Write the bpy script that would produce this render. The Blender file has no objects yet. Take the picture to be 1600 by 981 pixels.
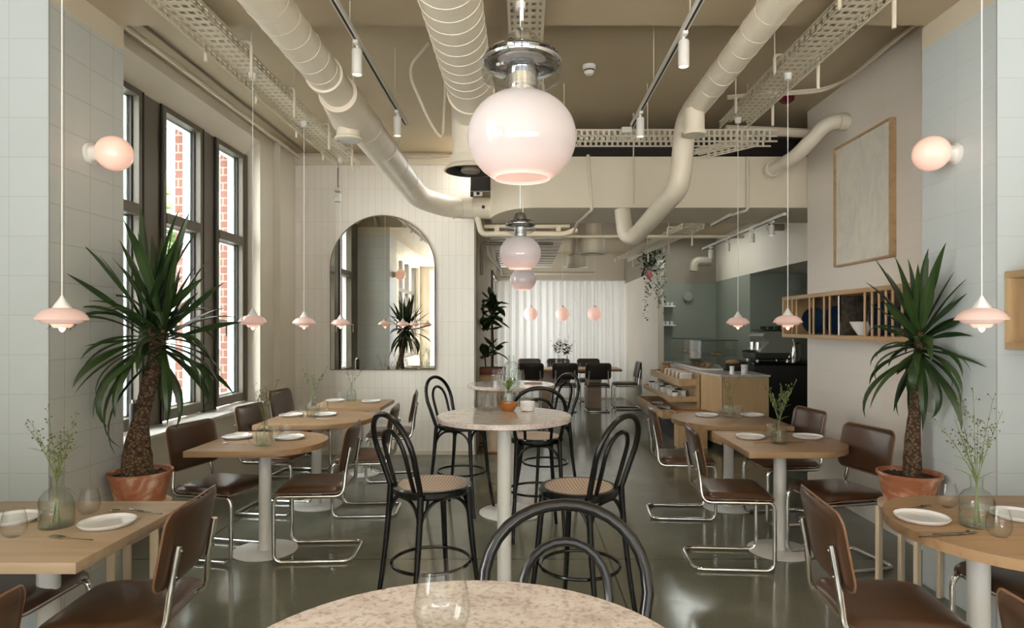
import bpy, bmesh, math, random
from mathutils import Vector, Matrix, Euler
PI = math.pi
random.seed(7)
C = bpy.context.scene.collection
SC = bpy.context.scene
# ---------------------------------------------------------------- camera, world, light, exposure
F = 1000.0; VX = 817.0; VY = 510.0; H = 1.62
cam_d = bpy.data.cameras.new('camera'); cam = bpy.data.objects.new('camera', cam_d); C.objects.link(cam)
cam.location = (0, 0, H); cam.rotation_euler = (PI/2, 0, 0)
cam_d.sensor_width = 36.0; cam_d.lens = F/1600*36
cam_d.shift_x = -(VX-800)/1600; cam_d.shift_y = (VY-490.5)/1600
cam_d.clip_start = 0.02; cam_d.clip_end = 200
SC.camera = cam
SC.view_settings.view_transform = 'Standard'
SC.view_settings.look = 'None'
SC.view_settings.gamma = 1.0
SC.view_settings.use_curve_mapping = False
SC.cycles.transparent_max_bounces = 24
SC.view_settings.exposure = 0.98
world = bpy.data.worlds.new('overcast_sky'); SC.world = world
world.use_nodes = True
wn = world.node_tree.nodes; wl = world.node_tree.links
wn['Background'].inputs['Color'].default_value = (0.99, 0.965, 0.93, 1)
wn['Background'].inputs['Strength'].default_value = 9.5

def area(name, loc, rot, sx, sy, power, col):
    l = bpy.data.lights.new(name, 'AREA'); l.shape = 'RECTANGLE'; l.size = sx; l.size_y = sy
    l.energy = power; l.color = col
    o = bpy.data.objects.new(name, l); C.objects.link(o); o.location = loc; o.rotation_euler = rot
    return o
# daylight through the shopfront windows behind the photographer and beside him
area('shopfront_daylight', (-1.7, -6.5, 2.2), (PI/2, 0, 0), 2.6, 3.4, 20, (0.90, 0.96, 1.0))
area('shopfront_daylight', (1.7, -6.5, 2.2), (PI/2, 0, 0), 2.6, 3.4, 20, (0.90, 0.96, 1.0))
# daylight behind the sheer curtain at the end of the room
area('end_window_daylight', (0.9, 15.25, 1.6), (-PI/2, 0, 0), 3.0, 2.4, 16, (0.90, 0.95, 1.0))
# unseen fill light added behind the bulkhead to brighten the back room
area('bulkhead_fill_light', (1.0, 7.6, 3.04), (PI/2+PI, 0, 0), 3.2, 0.34, 5, (1.0, 0.97, 0.94))
area('kitchen_ceiling_light', (2.85, 10.6, 3.2), (0, 0, 0), 0.6, 1.8, 9, (0.96, 1.0, 0.95))

area('side_wall_fill_light', (-0.585, 13.0, 1.7), (0, -PI/2, 0), 1.8, 1.8, 22, (0.92, 0.96, 1.0))  # fill light added on the side wall to brighten the back room
# ---------------------------------------------------------------- materials
def mat(name, col=(0.8,0.8,0.8), rough=0.5, metal=0.0, spec=0.5, emit=None, estr=0.0, coat=0.0):
    m = bpy.data.materials.new(name); m.use_nodes = True
    b = m.node_tree.nodes['Principled BSDF']
    b.inputs['Base Color'].default_value = (*col, 1)
    b.inputs['Roughness'].default_value = rough
    b.inputs['Metallic'].default_value = metal
    b.inputs['Specular IOR Level'].default_value = spec
    b.inputs['Coat Weight'].default_value = coat
    b.inputs['Coat Roughness'].default_value = 0.1
    if emit:
        b.inputs['Emission Color'].default_value = (*emit, 1); b.inputs['Emission Strength'].default_value = estr
    return m
def nodes(m): return m.node_tree.nodes, m.node_tree.links, m.node_tree.nodes['Principled BSDF']
def coords(m, scale=(1,1,1), rot=(0,0,0), loc=(0,0,0)):
    n, l, b = nodes(m)
    tc = n.new('ShaderNodeTexCoord'); mp = n.new('ShaderNodeMapping')
    mp.inputs['Scale'].default_value = scale; mp.inputs['Rotation'].default_value = rot; mp.inputs['Location'].default_value = loc
    l.new(tc.outputs['Object'], mp.inputs['Vector'])
    return mp.outputs['Vector']
def noise(m, vec, scale, detail=4, rough=0.5, dist=0.0):
    n, l, b = nodes(m); t = n.new('ShaderNodeTexNoise')
    t.inputs['Scale'].default_value = scale; t.inputs['Detail'].default_value = detail
    t.inputs['Roughness'].default_value = rough; t.inputs['Distortion'].default_value = dist
    l.new(vec, t.inputs['Vector']); return t.outputs['Fac']
def ramp(m, fac, stops):
    n, l, b = nodes(m); r = n.new('ShaderNodeValToRGB'); l.new(fac, r.inputs['Fac'])
    els = r.color_ramp.elements
    while len(els) < len(stops): els.new(0.5)
    for e, (p, c) in zip(els, stops): e.position = p; e.color = (*c, 1) if len(c) == 3 else c
    return r.outputs['Color']
def bump(m, h, strength=0.2, dist=0.01):
    n, l, b = nodes(m); u = n.new('ShaderNodeBump'); u.inputs['Strength'].default_value = strength
    u.inputs['Distance'].default_value = dist; l.new(h, u.inputs['Height']); l.new(u.outputs['Normal'], b.inputs['Normal'])
def noisy(name, c1, c2, scale=3, rough=0.5, bumps=0.0, **k):
    m = mat(name, c1, rough, **k); n, l, b = nodes(m)
    v = coords(m); f = noise(m, v, scale, 5)
    l.new(ramp(m, f, [(0.3, c1), (0.7, c2)]), b.inputs['Base Color'])
    if bumps: bump(m, f, bumps)
    return m
def tile(name, col, grout, w, h, plane, mortar=0.004, offset=0.0, rough=0.35, shift=(0,0,0)):
    """plane 'xz' faces the camera, 'yz' runs along the room"""
    m = mat(name, col, rough); n, l, b = nodes(m)
    tc = n.new('ShaderNodeTexCoord'); sp = n.new('ShaderNodeSeparateXYZ'); cb = n.new('ShaderNodeCombineXYZ')
    l.new(tc.outputs['Object'], sp.inputs[0])
    l.new(sp.outputs['X' if plane == 'xz' else 'Y'], cb.inputs['X']); l.new(sp.outputs['Z'], cb.inputs['Y'])
    mp = n.new('ShaderNodeMapping'); mp.inputs['Location'].default_value = shift; l.new(cb.outputs[0], mp.inputs['Vector'])
    t = n.new('ShaderNodeTexBrick'); t.offset = offset; t.squash = 1
    t.inputs['Scale'].default_value = 1; t.inputs['Brick Width'].default_value = w; t.inputs['Row Height'].default_value = h
    t.inputs['Mortar Size'].default_value = mortar; t.inputs['Mortar Smooth'].default_value = 0.2
    t.inputs['Color1'].default_value = (*col, 1); t.inputs['Color2'].default_value = (*[c*0.97 for c in col], 1)
    t.inputs['Mortar'].default_value = (*grout, 1); t.inputs['Bias'].default_value = 0
    l.new(mp.outputs['Vector'], t.inputs['Vector']); l.new(t.outputs['Color'], b.inputs['Base Color'])
    inv = n.new('ShaderNodeMath'); inv.operation = 'SUBTRACT'; inv.inputs[0].default_value = 1; l.new(t.outputs['Fac'], inv.inputs[1])
    bump(m, inv.outputs[0], 0.25, 0.004)
    return m
def wood(name, c1, c2, rough=0.42, axis='X', sc=1.0):
    m = mat(name, c1, rough); n, l, b = nodes(m)
    s = {'X': (1.2*sc, 14*sc, 14*sc), 'Y': (14*sc, 1.2*sc, 14*sc), 'Z': (14*sc, 14*sc, 1.2*sc)}[axis]
    v = coords(m, s); f = noise(m, v, 1.6, 6, 0.6, 0.6)
    v2 = coords(m, {'X': (0.3, 9, 9), 'Y': (9, 0.3, 9), 'Z': (9, 9, 0.3)}[axis]); f2 = noise(m, v2, 1.0, 1)
    mx = n.new('ShaderNodeMix'); mx.data_type = 'FLOAT'; mx.inputs[0].default_value = 0.4
    l.new(f, mx.inputs[2]); l.new(f2, mx.inputs[3])
    l.new(ramp(m, mx.outputs[0], [(0.3, c2), (0.5, c1), (0.72, tuple(min(1, x*1.12) for x in c1))]), b.inputs['Base Color'])
    bump(m, f, 0.06, 0.003)
    return m
def glass(name, tint=(0.985,0.992,0.99), refl=0.025, edge=(0.93,0.94,0.935)):
    """thin clear glass: sees through face-on, reflects and tints at grazing angles"""
    m = bpy.data.materials.new(name); m.use_nodes = True; n = m.node_tree.nodes; l = m.node_tree.links
    n.remove(n['Principled BSDF']); out = n['Material Output']
    tr = n.new('ShaderNodeBsdfTransparent'); gl = n.new('ShaderNodeBsdfGlossy'); gl.inputs['Roughness'].default_value = 0.02
    lw = n.new('ShaderNodeLayerWeight'); lw.inputs['Blend'].default_value = 0.25
    mc = n.new('ShaderNodeMix'); mc.data_type = 'RGBA'; l.new(lw.outputs['Facing'], mc.inputs[0])
    mc.inputs[6].default_value = (*tint, 1); mc.inputs[7].default_value = (*edge, 1); l.new(mc.outputs[2], tr.inputs['Color'])
    fw = n.new('ShaderNodeLayerWeight'); fw.inputs['Blend'].default_value = 0.5
    pw = n.new('ShaderNodeMath'); pw.operation = 'POWER'; pw.inputs[1].default_value = 4.0; l.new(fw.outputs['Facing'], pw.inputs[0])
    ad = n.new('ShaderNodeMath'); ad.operation = 'MULTIPLY_ADD'; ad.use_clamp = True; ad.inputs[1].default_value = 0.55; ad.inputs[2].default_value = refl; l.new(pw.outputs[0], ad.inputs[0])
    mx = n.new('ShaderNodeMixShader'); l.new(ad.outputs[0], mx.inputs[0]); l.new(tr.outputs[0], mx.inputs[1]); l.new(gl.outputs[0], mx.inputs[2])
    l.new(mx.outputs[0], out.inputs['Surface'])
    return m

M = {}
M['wall'] = noisy('plaster_warm_white', (0.66,0.61,0.51), (0.70,0.65,0.55), 1.2, 0.6)
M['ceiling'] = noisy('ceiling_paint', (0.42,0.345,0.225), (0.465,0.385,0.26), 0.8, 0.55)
M['beam'] = noisy('bulkhead_paint', (0.66,0.59,0.46), (0.69,0.62,0.49), 0.8, 0.6)
M['duct'] = noisy('duct_paint', (0.66,0.60,0.48), (0.71,0.65,0.53), 5, 0.38)
M['tray'] = mat('tray_paint', (0.66,0.60,0.47), 0.5)
M['pipe'] = mat('pipe_paint', (0.62,0.56,0.44), 0.4)
M['darkpipe'] = mat('dark_pipe_paint', (0.20,0.17,0.12), 0.5)
M['void'] = mat('gap_shade_black', (0.035,0.03,0.025), 0.8)  # near-black colour stands in for shade in the closed gap
M['pier_x'] = tile('square_tile_facing', (0.49,0.55,0.565), (0.43,0.47,0.475), 0.21, 0.21, 'xz', 0.003)  # same tile as the pier sides, darkened to offset strong front light
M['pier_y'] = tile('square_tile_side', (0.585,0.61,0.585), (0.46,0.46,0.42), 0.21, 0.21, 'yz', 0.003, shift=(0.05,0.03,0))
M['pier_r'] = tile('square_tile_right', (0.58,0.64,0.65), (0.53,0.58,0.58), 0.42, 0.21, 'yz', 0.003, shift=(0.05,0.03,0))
M['slim'] = tile('slim_vertical_tile', (0.84,0.79,0.71), (0.70,0.65,0.56), 0.085, 0.42, 'xz', 0.003, rough=0.3)
M['rwall'] = tile('wide_tile_right_wall', (0.79,0.74,0.67), (0.72,0.67,0.60), 0.85, 0.2, 'yz', 0.002, rough=0.4)
M['green'] = noisy('sage_green_paint', (0.235,0.265,0.22), (0.26,0.285,0.24), 1, 0.5)
M['taupe'] = noisy('taupe_paint', (0.26,0.23,0.18), (0.29,0.26,0.2), 1, 0.6)
M['winframe'] = mat('taupe_window_frame', (0.115,0.10,0.072), 0.45)
M['gasket'] = mat('white_glazing_edge', (0.75,0.82,0.82), 0.4)
M['stonesill'] = noisy('stone_sill', (0.62,0.61,0.57), (0.7,0.69,0.66), 8, 0.3)
M['white'] = mat('white_paint', (0.80,0.80,0.78), 0.4)
M['whitesteel'] = noisy('white_powder_coated_steel', (0.74,0.74,0.71), (0.78,0.78,0.75), 4, 0.35)
M['plastic'] = mat('white_plastic', (0.72,0.71,0.66), 0.45)
M['ceramic'] = mat('white_ceramic', (0.82,0.83,0.84), 0.22, coat=0.5)
M['chrome'] = mat('chrome', (0.78,0.77,0.74), 0.08, metal=1.0)
M['lampchrome'] = mat('dark_reflecting_chrome', (0.36,0.37,0.38), 0.06, metal=1.0)
M['steel'] = mat('brushed_steel', (0.42,0.40,0.36), 0.22, metal=1.0)
M['black'] = mat('black_lacquer', (0.006,0.006,0.006), 0.2, coat=0.0)
M['matblack'] = mat('matt_black', (0.018,0.016,0.014), 0.6)
M['oak'] = wood('light_oak', (0.40,0.255,0.135), (0.225,0.13,0.06), 0.4, 'X')
M['oakpale'] = wood('pale_oak', (0.50,0.38,0.26), (0.40,0.285,0.18), 0.4, 'X')
M['oakz'] = wood('oak_upright_grain', (0.56,0.38,0.20), (0.47,0.30,0.15), 0.45, 'Z')
M['oaky'] = wood('oak_lengthwise_grain', (0.48,0.32,0.165), (0.36,0.225,0.11), 0.45, 'Y')
M['birch'] = wood('pale_birch', (0.62,0.52,0.38), (0.55,0.45,0.32), 0.5, 'Z')
M['soil'] = noisy('potting_soil', (0.02,0.014,0.01), (0.05,0.035,0.025), 60, 0.95, 0.8)
M['cane'] = None
M['pink_shade'] = mat('pink_opal_glass', (0.62,0.50,0.47), 0.2, emit=(1.0,0.52,0.40), estr=0.12, coat=0.3)
M['pink_tier'] = mat('pink_opal_glass_inner', (0.8,0.62,0.54), 0.2, emit=(1.0,0.50,0.34), estr=0.35)
M['bulb'] = mat('lit_bulb', (1,0.9,0.8), 0.3, emit=(1.0,0.66,0.48), estr=1.6)
M['sconce_glow'] = mat('lit_opal_sconce', (0.8,0.62,0.55), 0.25, emit=(1.0,0.48,0.33), estr=0.24, coat=0.3)
M['lens'] = mat('lit_spot_lens', (0.9,0.85,0.8), 0.3, emit=(1.0,0.8,0.66), estr=.8)
M['glass'] = glass('clear_glass')
M['pane'] = glass('window_pane', (0.95,0.98,0.98), 0.02, (0.8,0.85,0.85))
M['vase'] = glass('greenish_clear_glass', (0.975,0.99,0.98), 0.03, (0.84,0.88,0.86))
M['water'] = glass('water', (0.98,0.99,0.975), 0.01, (0.9,0.93,0.9))
M['mirror'] = mat('mirror_silver', (0.90,0.90,0.86), 0.0, metal=1.0)
M['leaf'] = noisy('yucca_green', (0.012,0.030,0.009), (0.040,0.078,0.02), 4, 0.33)
M['leaf2'] = noisy('glossy_dark_leaf', (0.015,0.035,0.012), (0.04,0.075,0.02), 6, 0.3)
M['stem'] = mat('green_stem', (0.16,0.21,0.07), 0.6)
M['bud'] = mat('olive_bud', (0.10,0.095,0.05), 0.7)
M['paleflower'] = mat('pale_flower', (0.75,0.76,0.66), 0.7)
M['navy'] = mat('navy_glazed_ceramic', (0.012,0.040,0.085), 0.35, coat=0.1)
M['rust'] = noisy('amber_wood_bowl', (0.36,0.12,0.025), (0.52,0.20,0.05), 12, 0.3)
M['paper'] = mat('paper_white', (0.78,0.77,0.74), 0.6)
M['bread'] = noisy('brown_bread', (0.32,0.17,0.07), (0.48,0.30,0.15), 20, 0.8)
M['redbrown'] = noisy('redbrown_planter', (0.16,0.045,0.025), (0.2,0.06,0.035), 10, 0.5)

def mk_leather():
    m = mat('brown_leather', (0.076,0.037,0.019), 0.30, coat=0.15); n, l, b = nodes(m)
    v = coords(m); f = noise(m, v, 260, 2); f2 = noise(m, v, 5, 3)
    l.new(ramp(m, f2, [(0.3, (0.060,0.028,0.014)), (0.75, (0.088,0.044,0.023))]), b.inputs['Base Color'])
    bump(m, f, 0.12, 0.001); return m
M['leather'] = mk_leather()
M['piping'] = mat('tan_leather_edge', (0.22,0.115,0.06), 0.4)
M['darkleather'] = mat('dark_leather', (0.022,0.016,0.013), 0.42)
def mk_floor():
    m = mat('polished_concrete', (0.12,0.12,0.10), 0.2); n, l, b = nodes(m)
    v = coords(m); f = noise(m, v, 0.9, 6, 0.6); g = noise(m, v, 14, 4, 0.7); s = noise(m, v, 120, 2)
    c1 = ramp(m, f, [(0.3, (0.125,0.133,0.098)), (0.7, (0.205,0.21,0.165))])
    c2 = ramp(m, s, [(0.45, (0.75,0.75,0.73)), (0.62, (1.12,1.12,1.1))])
    mx = n.new('ShaderNodeMix'); mx.data_type = 'RGBA'; mx.blend_type = 'MULTIPLY'; mx.inputs[0].default_value = 0.55
    l.new(c1, mx.inputs[6]); l.new(c2, mx.inputs[7])
    sp = n.new('ShaderNodeSeparateXYZ'); l.new(v, sp.inputs[0])
    def joint(out, period, off):
        a = n.new('ShaderNodeMath'); a.operation = 'ADD'; a.inputs[1].default_value = off; l.new(sp.outputs[out], a.inputs[0])
        p = n.new('ShaderNodeMath'); p.operation = 'PINGPONG'; p.inputs[1].default_value = period/2; l.new(a.outputs[0], p.inputs[0])
        c = n.new('ShaderNodeMath'); c.operation = 'LESS_THAN'; c.inputs[1].default_value = 0.006; l.new(p.outputs[0], c.inputs[0]); return c.outputs[0]
    j1 = joint('Y', 3.0, -1.46); j2 = joint('X', 3.0, -0.6)
    jm = n.new('ShaderNodeMath'); jm.operation = 'MAXIMUM'; l.new(j1, jm.inputs[0]); l.new(j2, jm.inputs[1])
    m2 = n.new('ShaderNodeMix'); m2.data_type = 'RGBA'; l.new(jm.outputs[0], m2.inputs[0]); l.new(mx.outputs[2], m2.inputs[6]); m2.inputs[7].default_value = (0.045,0.045,0.038,1)
    l.new(m2.outputs[2], b.inputs['Base Color'])
    rr = n.new('ShaderNodeMapRange'); l.new(g, rr.inputs[0]); rr.inputs[3].default_value = 0.07; rr.inputs[4].default_value = 0.20
    l.new(rr.outputs[0], b.inputs['Roughness'])
    return m
M['floor'] = mk_floor()
def mk_terrazzo():
    m = mat('pink_terrazzo', (0.6,0.5,0.45), 0.15, coat=0.3); n, l, b = nodes(m)
    v = coords(m); f = noise(m, v, 16, 6, 0.65); 
    vo = n.new('ShaderNodeTexVoronoi'); vo.inputs['Scale'].default_value = 120; l.new(v, vo.inputs['Vector'])
    c1 = ramp(m, f, [(0.35, (0.50,0.42,0.38)), (0.5, (0.60,0.53,0.49)), (0.68, (0.66,0.61,0.58))])
    c2 = ramp(m, noise(m, v, 90, 3, 0.7), [(0.36, (0.55,0.50,0.47)), (0.5, (1,1,1))])
    mx = n.new('ShaderNodeMix'); mx.data_type = 'RGBA'; mx.blend_type = 'MULTIPLY'; mx.inputs[0].default_value = 0.7
    l.new(c1, mx.inputs[6]); l.new(c2, mx.inputs[7])
    vo2 = n.new('ShaderNodeTexVoronoi'); vo2.inputs['Scale'].default_value = 9; l.new(v, vo2.inputs['Vector'])
    lt = n.new('ShaderNodeMath'); lt.operation = 'LESS_THAN'; lt.inputs[1].default_value = 0.045; l.new(vo2.outputs['Distance'], lt.inputs[0])
    m2 = n.new('ShaderNodeMix'); m2.data_type = 'RGBA'; l.new(lt.outputs[0], m2.inputs[0]); l.new(mx.outputs[2], m2.inputs[6]); m2.inputs[7].default_value = (0.05,0.045,0.05,1)
    l.new(m2.outputs[2], b.inputs['Base Color']); return m
M['terrazzo'] = mk_terrazzo()
def mk_cane():
    m = mat('woven_cane', (0.55,0.42,0.32), 0.5); n, l, b = nodes(m)
    v = coords(m); sp = n.new('ShaderNodeSeparateXYZ'); l.new(v, sp.inputs[0])
    def strands(expr, period, wd):
        a = n.new('ShaderNodeMath'); a.operation = expr; l.new(sp.outputs['X'], a.inputs[0]); l.new(sp.outputs['Y'], a.inputs[1])
        p = n.new('ShaderNodeMath'); p.operation = 'PINGPONG'; p.inputs[1].default_value = period/2; l.new(a.outputs[0], p.inputs[0])
        c = n.new('ShaderNodeMath'); c.operation = 'LESS_THAN'; c.inputs[1].default_value = wd; l.new(p.outputs[0], c.inputs[0]); return c.outputs[0]
    s1 = strands('ADD', 0.026, 0.0048); s2 = strands('SUBTRACT', 0.026, 0.0048)
    ad = n.new('ShaderNodeMath'); ad.operation = 'MULTIPLY'; l.new(s1, ad.inputs[0]); l.new(s2, ad.inputs[1])
    mx = n.new('ShaderNodeMath'); mx.operation = 'MAXIMUM'; l.new(s1, mx.inputs[0]); l.new(s2, mx.inputs[1])
    c = ramp(m, mx.outputs[0], [(0.0, (0.80,0.66,0.55)), (1.0, (0.38,0.27,0.20))])
    l.new(c, b.inputs['Base Color']); return m
M['cane'] = mk_cane()
def mk_globe():
    m = mat('opal_globe', (0.31,0.285,0.28), 0.05, coat=0.0); n, l, b = nodes(m)
    tc = n.new('ShaderNodeTexCoord'); sp = n.new('ShaderNodeSeparateXYZ'); l.new(tc.outputs['Object'], sp.inputs[0])
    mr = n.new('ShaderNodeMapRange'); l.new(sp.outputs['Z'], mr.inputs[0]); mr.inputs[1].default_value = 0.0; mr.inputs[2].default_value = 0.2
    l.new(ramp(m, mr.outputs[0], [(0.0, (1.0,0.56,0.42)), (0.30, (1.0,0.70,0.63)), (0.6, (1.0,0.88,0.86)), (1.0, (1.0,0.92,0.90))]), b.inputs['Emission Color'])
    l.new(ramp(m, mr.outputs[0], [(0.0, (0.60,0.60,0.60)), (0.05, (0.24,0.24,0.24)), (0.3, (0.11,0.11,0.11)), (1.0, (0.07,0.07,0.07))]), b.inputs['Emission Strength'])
    return m
M['globe'] = mk_globe()
M['farglobe'] = mat('lit_pink_globe', (0.8,0.62,0.56), 0.3, emit=(1.0,0.55,0.42), estr=0.26)
def mk_terracotta():
    m = mat('limewashed_terracotta', (0.4,0.15,0.07), 0.6); n, l, b = nodes(m)
    v = coords(m, (1,1,1.6)); f = noise(m, v, 4, 5, 0.6, 0.8)
    l.new(ramp(m, f, [(0.42, (0.36,0.125,0.055)), (0.50, (0.46,0.20,0.11)), (0.60, (0.66,0.48,0.40))]), b.inputs['Base Color'])
    bump(m, f, 0.15); return m
M['terracotta'] = mk_terracotta()
def mk_trunk():
    m = mat('yucca_bark', (0.13,0.075,0.04), 0.85); n, l, b = nodes(m)
    v = coords(m, (1,1,1)); vo = n.new('ShaderNodeTexVoronoi'); vo.inputs['Scale'].default_value = 62; l.new(v, vo.inputs['Vector'])
    l.new(ramp(m, vo.outputs['Distance'], [(0.10, (0.26,0.17,0.09)), (0.38, (0.12,0.07,0.032)), (0.7, (0.045,0.024,0.012))]), b.inputs['Base Color'])
    bump(m, vo.outputs['Distance'], 0.9, -0.012); return m
M['bark'] = mk_trunk()
def mk_curtain():
    m = bpy.data.materials.new('sheer_white_curtain'); m.use_nodes = True; n = m.node_tree.nodes; l = m.node_tree.links
    b = n['Principled BSDF']; b.inputs['Base Color'].default_value = (0.86,0.84,0.79,1); b.inputs['Roughness'].default_value = 0.9
    tl = n.new('ShaderNodeBsdfTranslucent'); tl.inputs['Color'].default_value = (0.84,0.83,0.80,1)
    mx = n.new('ShaderNodeMixShader'); mx.inputs[0].default_value = 0.5
    l.new(b.outputs[0], mx.inputs[1]); l.new(tl.outputs[0], mx.inputs[2]); l.new(mx.outputs[0], n['Material Output'].inputs['Surface'])
    return m
M['curtain'] = mk_curtain()
def mk_brick():
    return tile('red_brick', (0.22,0.085,0.06), (0.34,0.27,0.23), 0.24, 0.085, 'xz', 0.008, 0.5, 0.8)
M['brick'] = mk_brick()
M['render'] = mat('pale_facade', (0.10,0.105,0.11), 0.8)
M['facadeglass'] = mat('facade_window_glass', (0.05,0.07,0.08), 0.15)
M['asphalt'] = noisy('street_paving', (0.30,0.30,0.30), (0.4,0.4,0.39), 5, 0.9)
def mk_art():
    m = mat('textured_canvas', (0.55,0.53,0.46), 0.8); n, l, b = nodes(m)
    v = coords(m, (1, 2.2, 1.1)); f = noise(m, v, 3.4, 8, 0.62, 1.2)
    l.new(ramp(m, f, [(0.38, (0.66,0.65,0.58)), (0.5, (0.72,0.70,0.63)), (0.62, (0.76,0.72,0.62))]), b.inputs['Base Color'])
    bump(m, f, 0.6, 0.02); return m
M['art'] = mk_art()
M['darkstone'] = noisy('dark_veined_stone', (0.02,0.016,0.012), (0.12,0.10,0.075), 26, 0.4)
# ---------------------------------------------------------------- mesh helpers
def rounded(pts, r, n=5, closed=False):
    """round the corners of a polyline"""
    P = [Vector(p) for p in pts]; out = []
    N = len(P)
    for i in range(N):
        if not closed and i in (0, N-1): out.append(P[i]); continue
        a, b, c = P[i-1], P[i], P[(i+1) % N]
        rr = r[i] if isinstance(r, (list, tuple)) else r
        la, lc = (a-b).length, (c-b).length
        d = min(rr, la*0.49, lc*0.49)
        if d < 1e-4: out.append(b); continue
        p0 = b+(a-b).normalized()*d; p1 = b+(c-b).normalized()*d
        for k in range(n+1):
            t = k/n; out.append(p0*(1-t)**2 + b*2*t*(1-t) + p1*t*t)
    return out
class MB:
    def __init__(s): s.bm = bmesh.new()
    def box(s, c, d, rot=None, bev=0.0, seg=2):
        r = bmesh.ops.create_cube(s.bm, size=1.0); vs = r['verts']
        bmesh.ops.scale(s.bm, vec=Vector(d), verts=vs)
        if bev > 0:
            es = list({e for v in vs for e in v.link_edges})
            g = bmesh.ops.bevel(s.bm, geom=es, offset=bev, segments=seg, affect='EDGES', profile=0.5)
            vs = list({v for f in g['faces'] for v in f.verts} | {v for v in vs if v.is_valid})
        if rot: bmesh.ops.rotate(s.bm, cent=(0,0,0), matrix=Euler(rot).to_matrix(), verts=vs)
        bmesh.ops.translate(s.bm, vec=Vector(c), verts=vs); return s
    def bb(s, x0, x1, y0, y1, z0, z1, bev=0.0):
        return s.box(((x0+x1)/2, (y0+y1)/2, (z0+z1)/2), (abs(x1-x0), abs(y1-y0), abs(z1-z0)), None, bev)
    def lathe(s, prof, n=32, c=(0,0,0), mtx=None, closed=False):
        rings = []
        for (r, z) in prof:
            if r < 1e-5: rings.append([s.bm.verts.new((0,0,z))])
            else: rings.append([s.bm.verts.new((r*math.cos(2*PI*k/n), r*math.sin(2*PI*k/n), z)) for k in range(n)])
        for a, b in list(zip(rings, rings[1:])) + ([(rings[-1], rings[0])] if closed else []):
            for k in range(n):
                k2 = (k+1) % n
                if len(a) == 1 and len(b) == 1: continue
                if len(a) == 1: s.bm.faces.new((a[0], b[k2], b[k]))
                elif len(b) == 1: s.bm.faces.new((a[k], a[k2], b[0]))
                else: s.bm.faces.new((a[k], a[k2], b[k2], b[k]))
        vs = [v for r in rings for v in r]
        if mtx: bmesh.ops.transform(s.bm, matrix=mtx, verts=vs)
        bmesh.ops.translate(s.bm, vec=Vector(c), verts=vs); return s
    def tube(s, pts, r, n=10, closed=False, caps=True, sx=1.0):
        P = [Vector(p) for p in pts]; N = len(P)
        rad = r if isinstance(r, (list, tuple)) else [r]*N
        T = []
        for i in range(N):
            a = P[i-1] if (i > 0 or closed) else P[i]; b = P[(i+1) % N] if (i < N-1 or closed) else P[i]
            T.append((b-a).normalized())
        up = Vector((0,0,1)) if abs(T[0].z) < 0.9 else Vector((1,0,0))
        u = (up - T[0]*up.dot(T[0])).normalized(); rings = []
        for i in range(N):
            u = (u - T[i]*u.dot(T[i]))
            u = u.normalized() if u.length > 1e-6 else T[i].orthogonal().normalized()
            w = T[i].cross(u)
            rings.append([s.bm.verts.new(P[i] + (u*math.cos(2*PI*k/n)*sx + w*math.sin(2*PI*k/n))*rad[i]) for k in range(n)])
        for i in range(N if closed else N-1):
            a, b = rings[i], rings[(i+1) % N]
            off = 0
            if closed and i == N-1:
                off = min(range(n), key=lambda o: sum((a[k].co-b[(k+o) % n].co).length for k in range(0, n, 2)))
            for k in range(n): s.bm.faces.new((a[k], a[(k+1) % n], b[(k+1+off) % n], b[(k+off) % n]))
        if caps and not closed:
            s.bm.faces.new(list(reversed(rings[0]))); s.bm.faces.new(rings[-1])
        return s
    def cyl(s, a, b, r, n=16): return s.tube([a, b], r, n)
    def torus(s, c, R, r, n=32, m=8, axis='Z'):
        pts = []
        for k in range(n):
            a = 2*PI*k/n; x, y = R*math.cos(a), R*math.sin(a)
            pts.append(Vector(c) + Vector({'Z': (x,y,0), 'Y': (x,0,y), 'X': (0,x,y)}[axis]))
        return s.tube(pts, r, m, closed=True)
    def prism(s, outline, z0, z1, bev=0.0):
        lo = [s.bm.verts.new((x, y, z0)) for x, y in outline]; hi = [s.bm.verts.new((x, y, z1)) for x, y in outline]
        n = len(outline)
        ft = s.bm.faces.new(hi); fb = s.bm.faces.new(list(reversed(lo)))
        for k in range(n): s.bm.faces.new((lo[k], lo[(k+1) % n], hi[(k+1) % n], hi[k]))
        if bev: bmesh.ops.bevel(s.bm, geom=list(ft.edges)+list(fb.edges), offset=bev, segments=2, affect='EDGES', profile=0.5)
        return s
    def ball(s, c, r, sub=2, sc=(1,1,1)):
        g = bmesh.ops.create_icosphere(s.bm, subdivisions=sub, radius=r)
        bmesh.ops.scale(s.bm, vec=Vector(sc), verts=g['verts']); bmesh.ops.translate(s.bm, vec=Vector(c), verts=g['verts']); return s
    def quad(s, *p):
        s.bm.faces.new([s.bm.verts.new(q) for q in p]); return s
    def xf(s, m): bmesh.ops.transform(s.bm, matrix=m, verts=s.bm.verts); return s
    def build(s, name, m, parent=None, label=None, smooth=True, ang=35, kind=None, fixn=True):
        if fixn: bmesh.ops.recalc_face_normals(s.bm, faces=s.bm.faces)
        me = bpy.data.meshes.new(name); s.bm.to_mesh(me); s.bm.free()
        me.materials.append(m if not isinstance(m, str) else M[m])
        if smooth:
            me.polygons.foreach_set('use_smooth', [True]*len(me.polygons))
            me.set_sharp_from_angle(angle=math.radians(ang))
        o = bpy.data.objects.new(name, me); C.objects.link(o)
        if parent: o.parent = parent
        if label: o['label'] = label
        if kind: o['kind'] = kind
        return o
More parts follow.
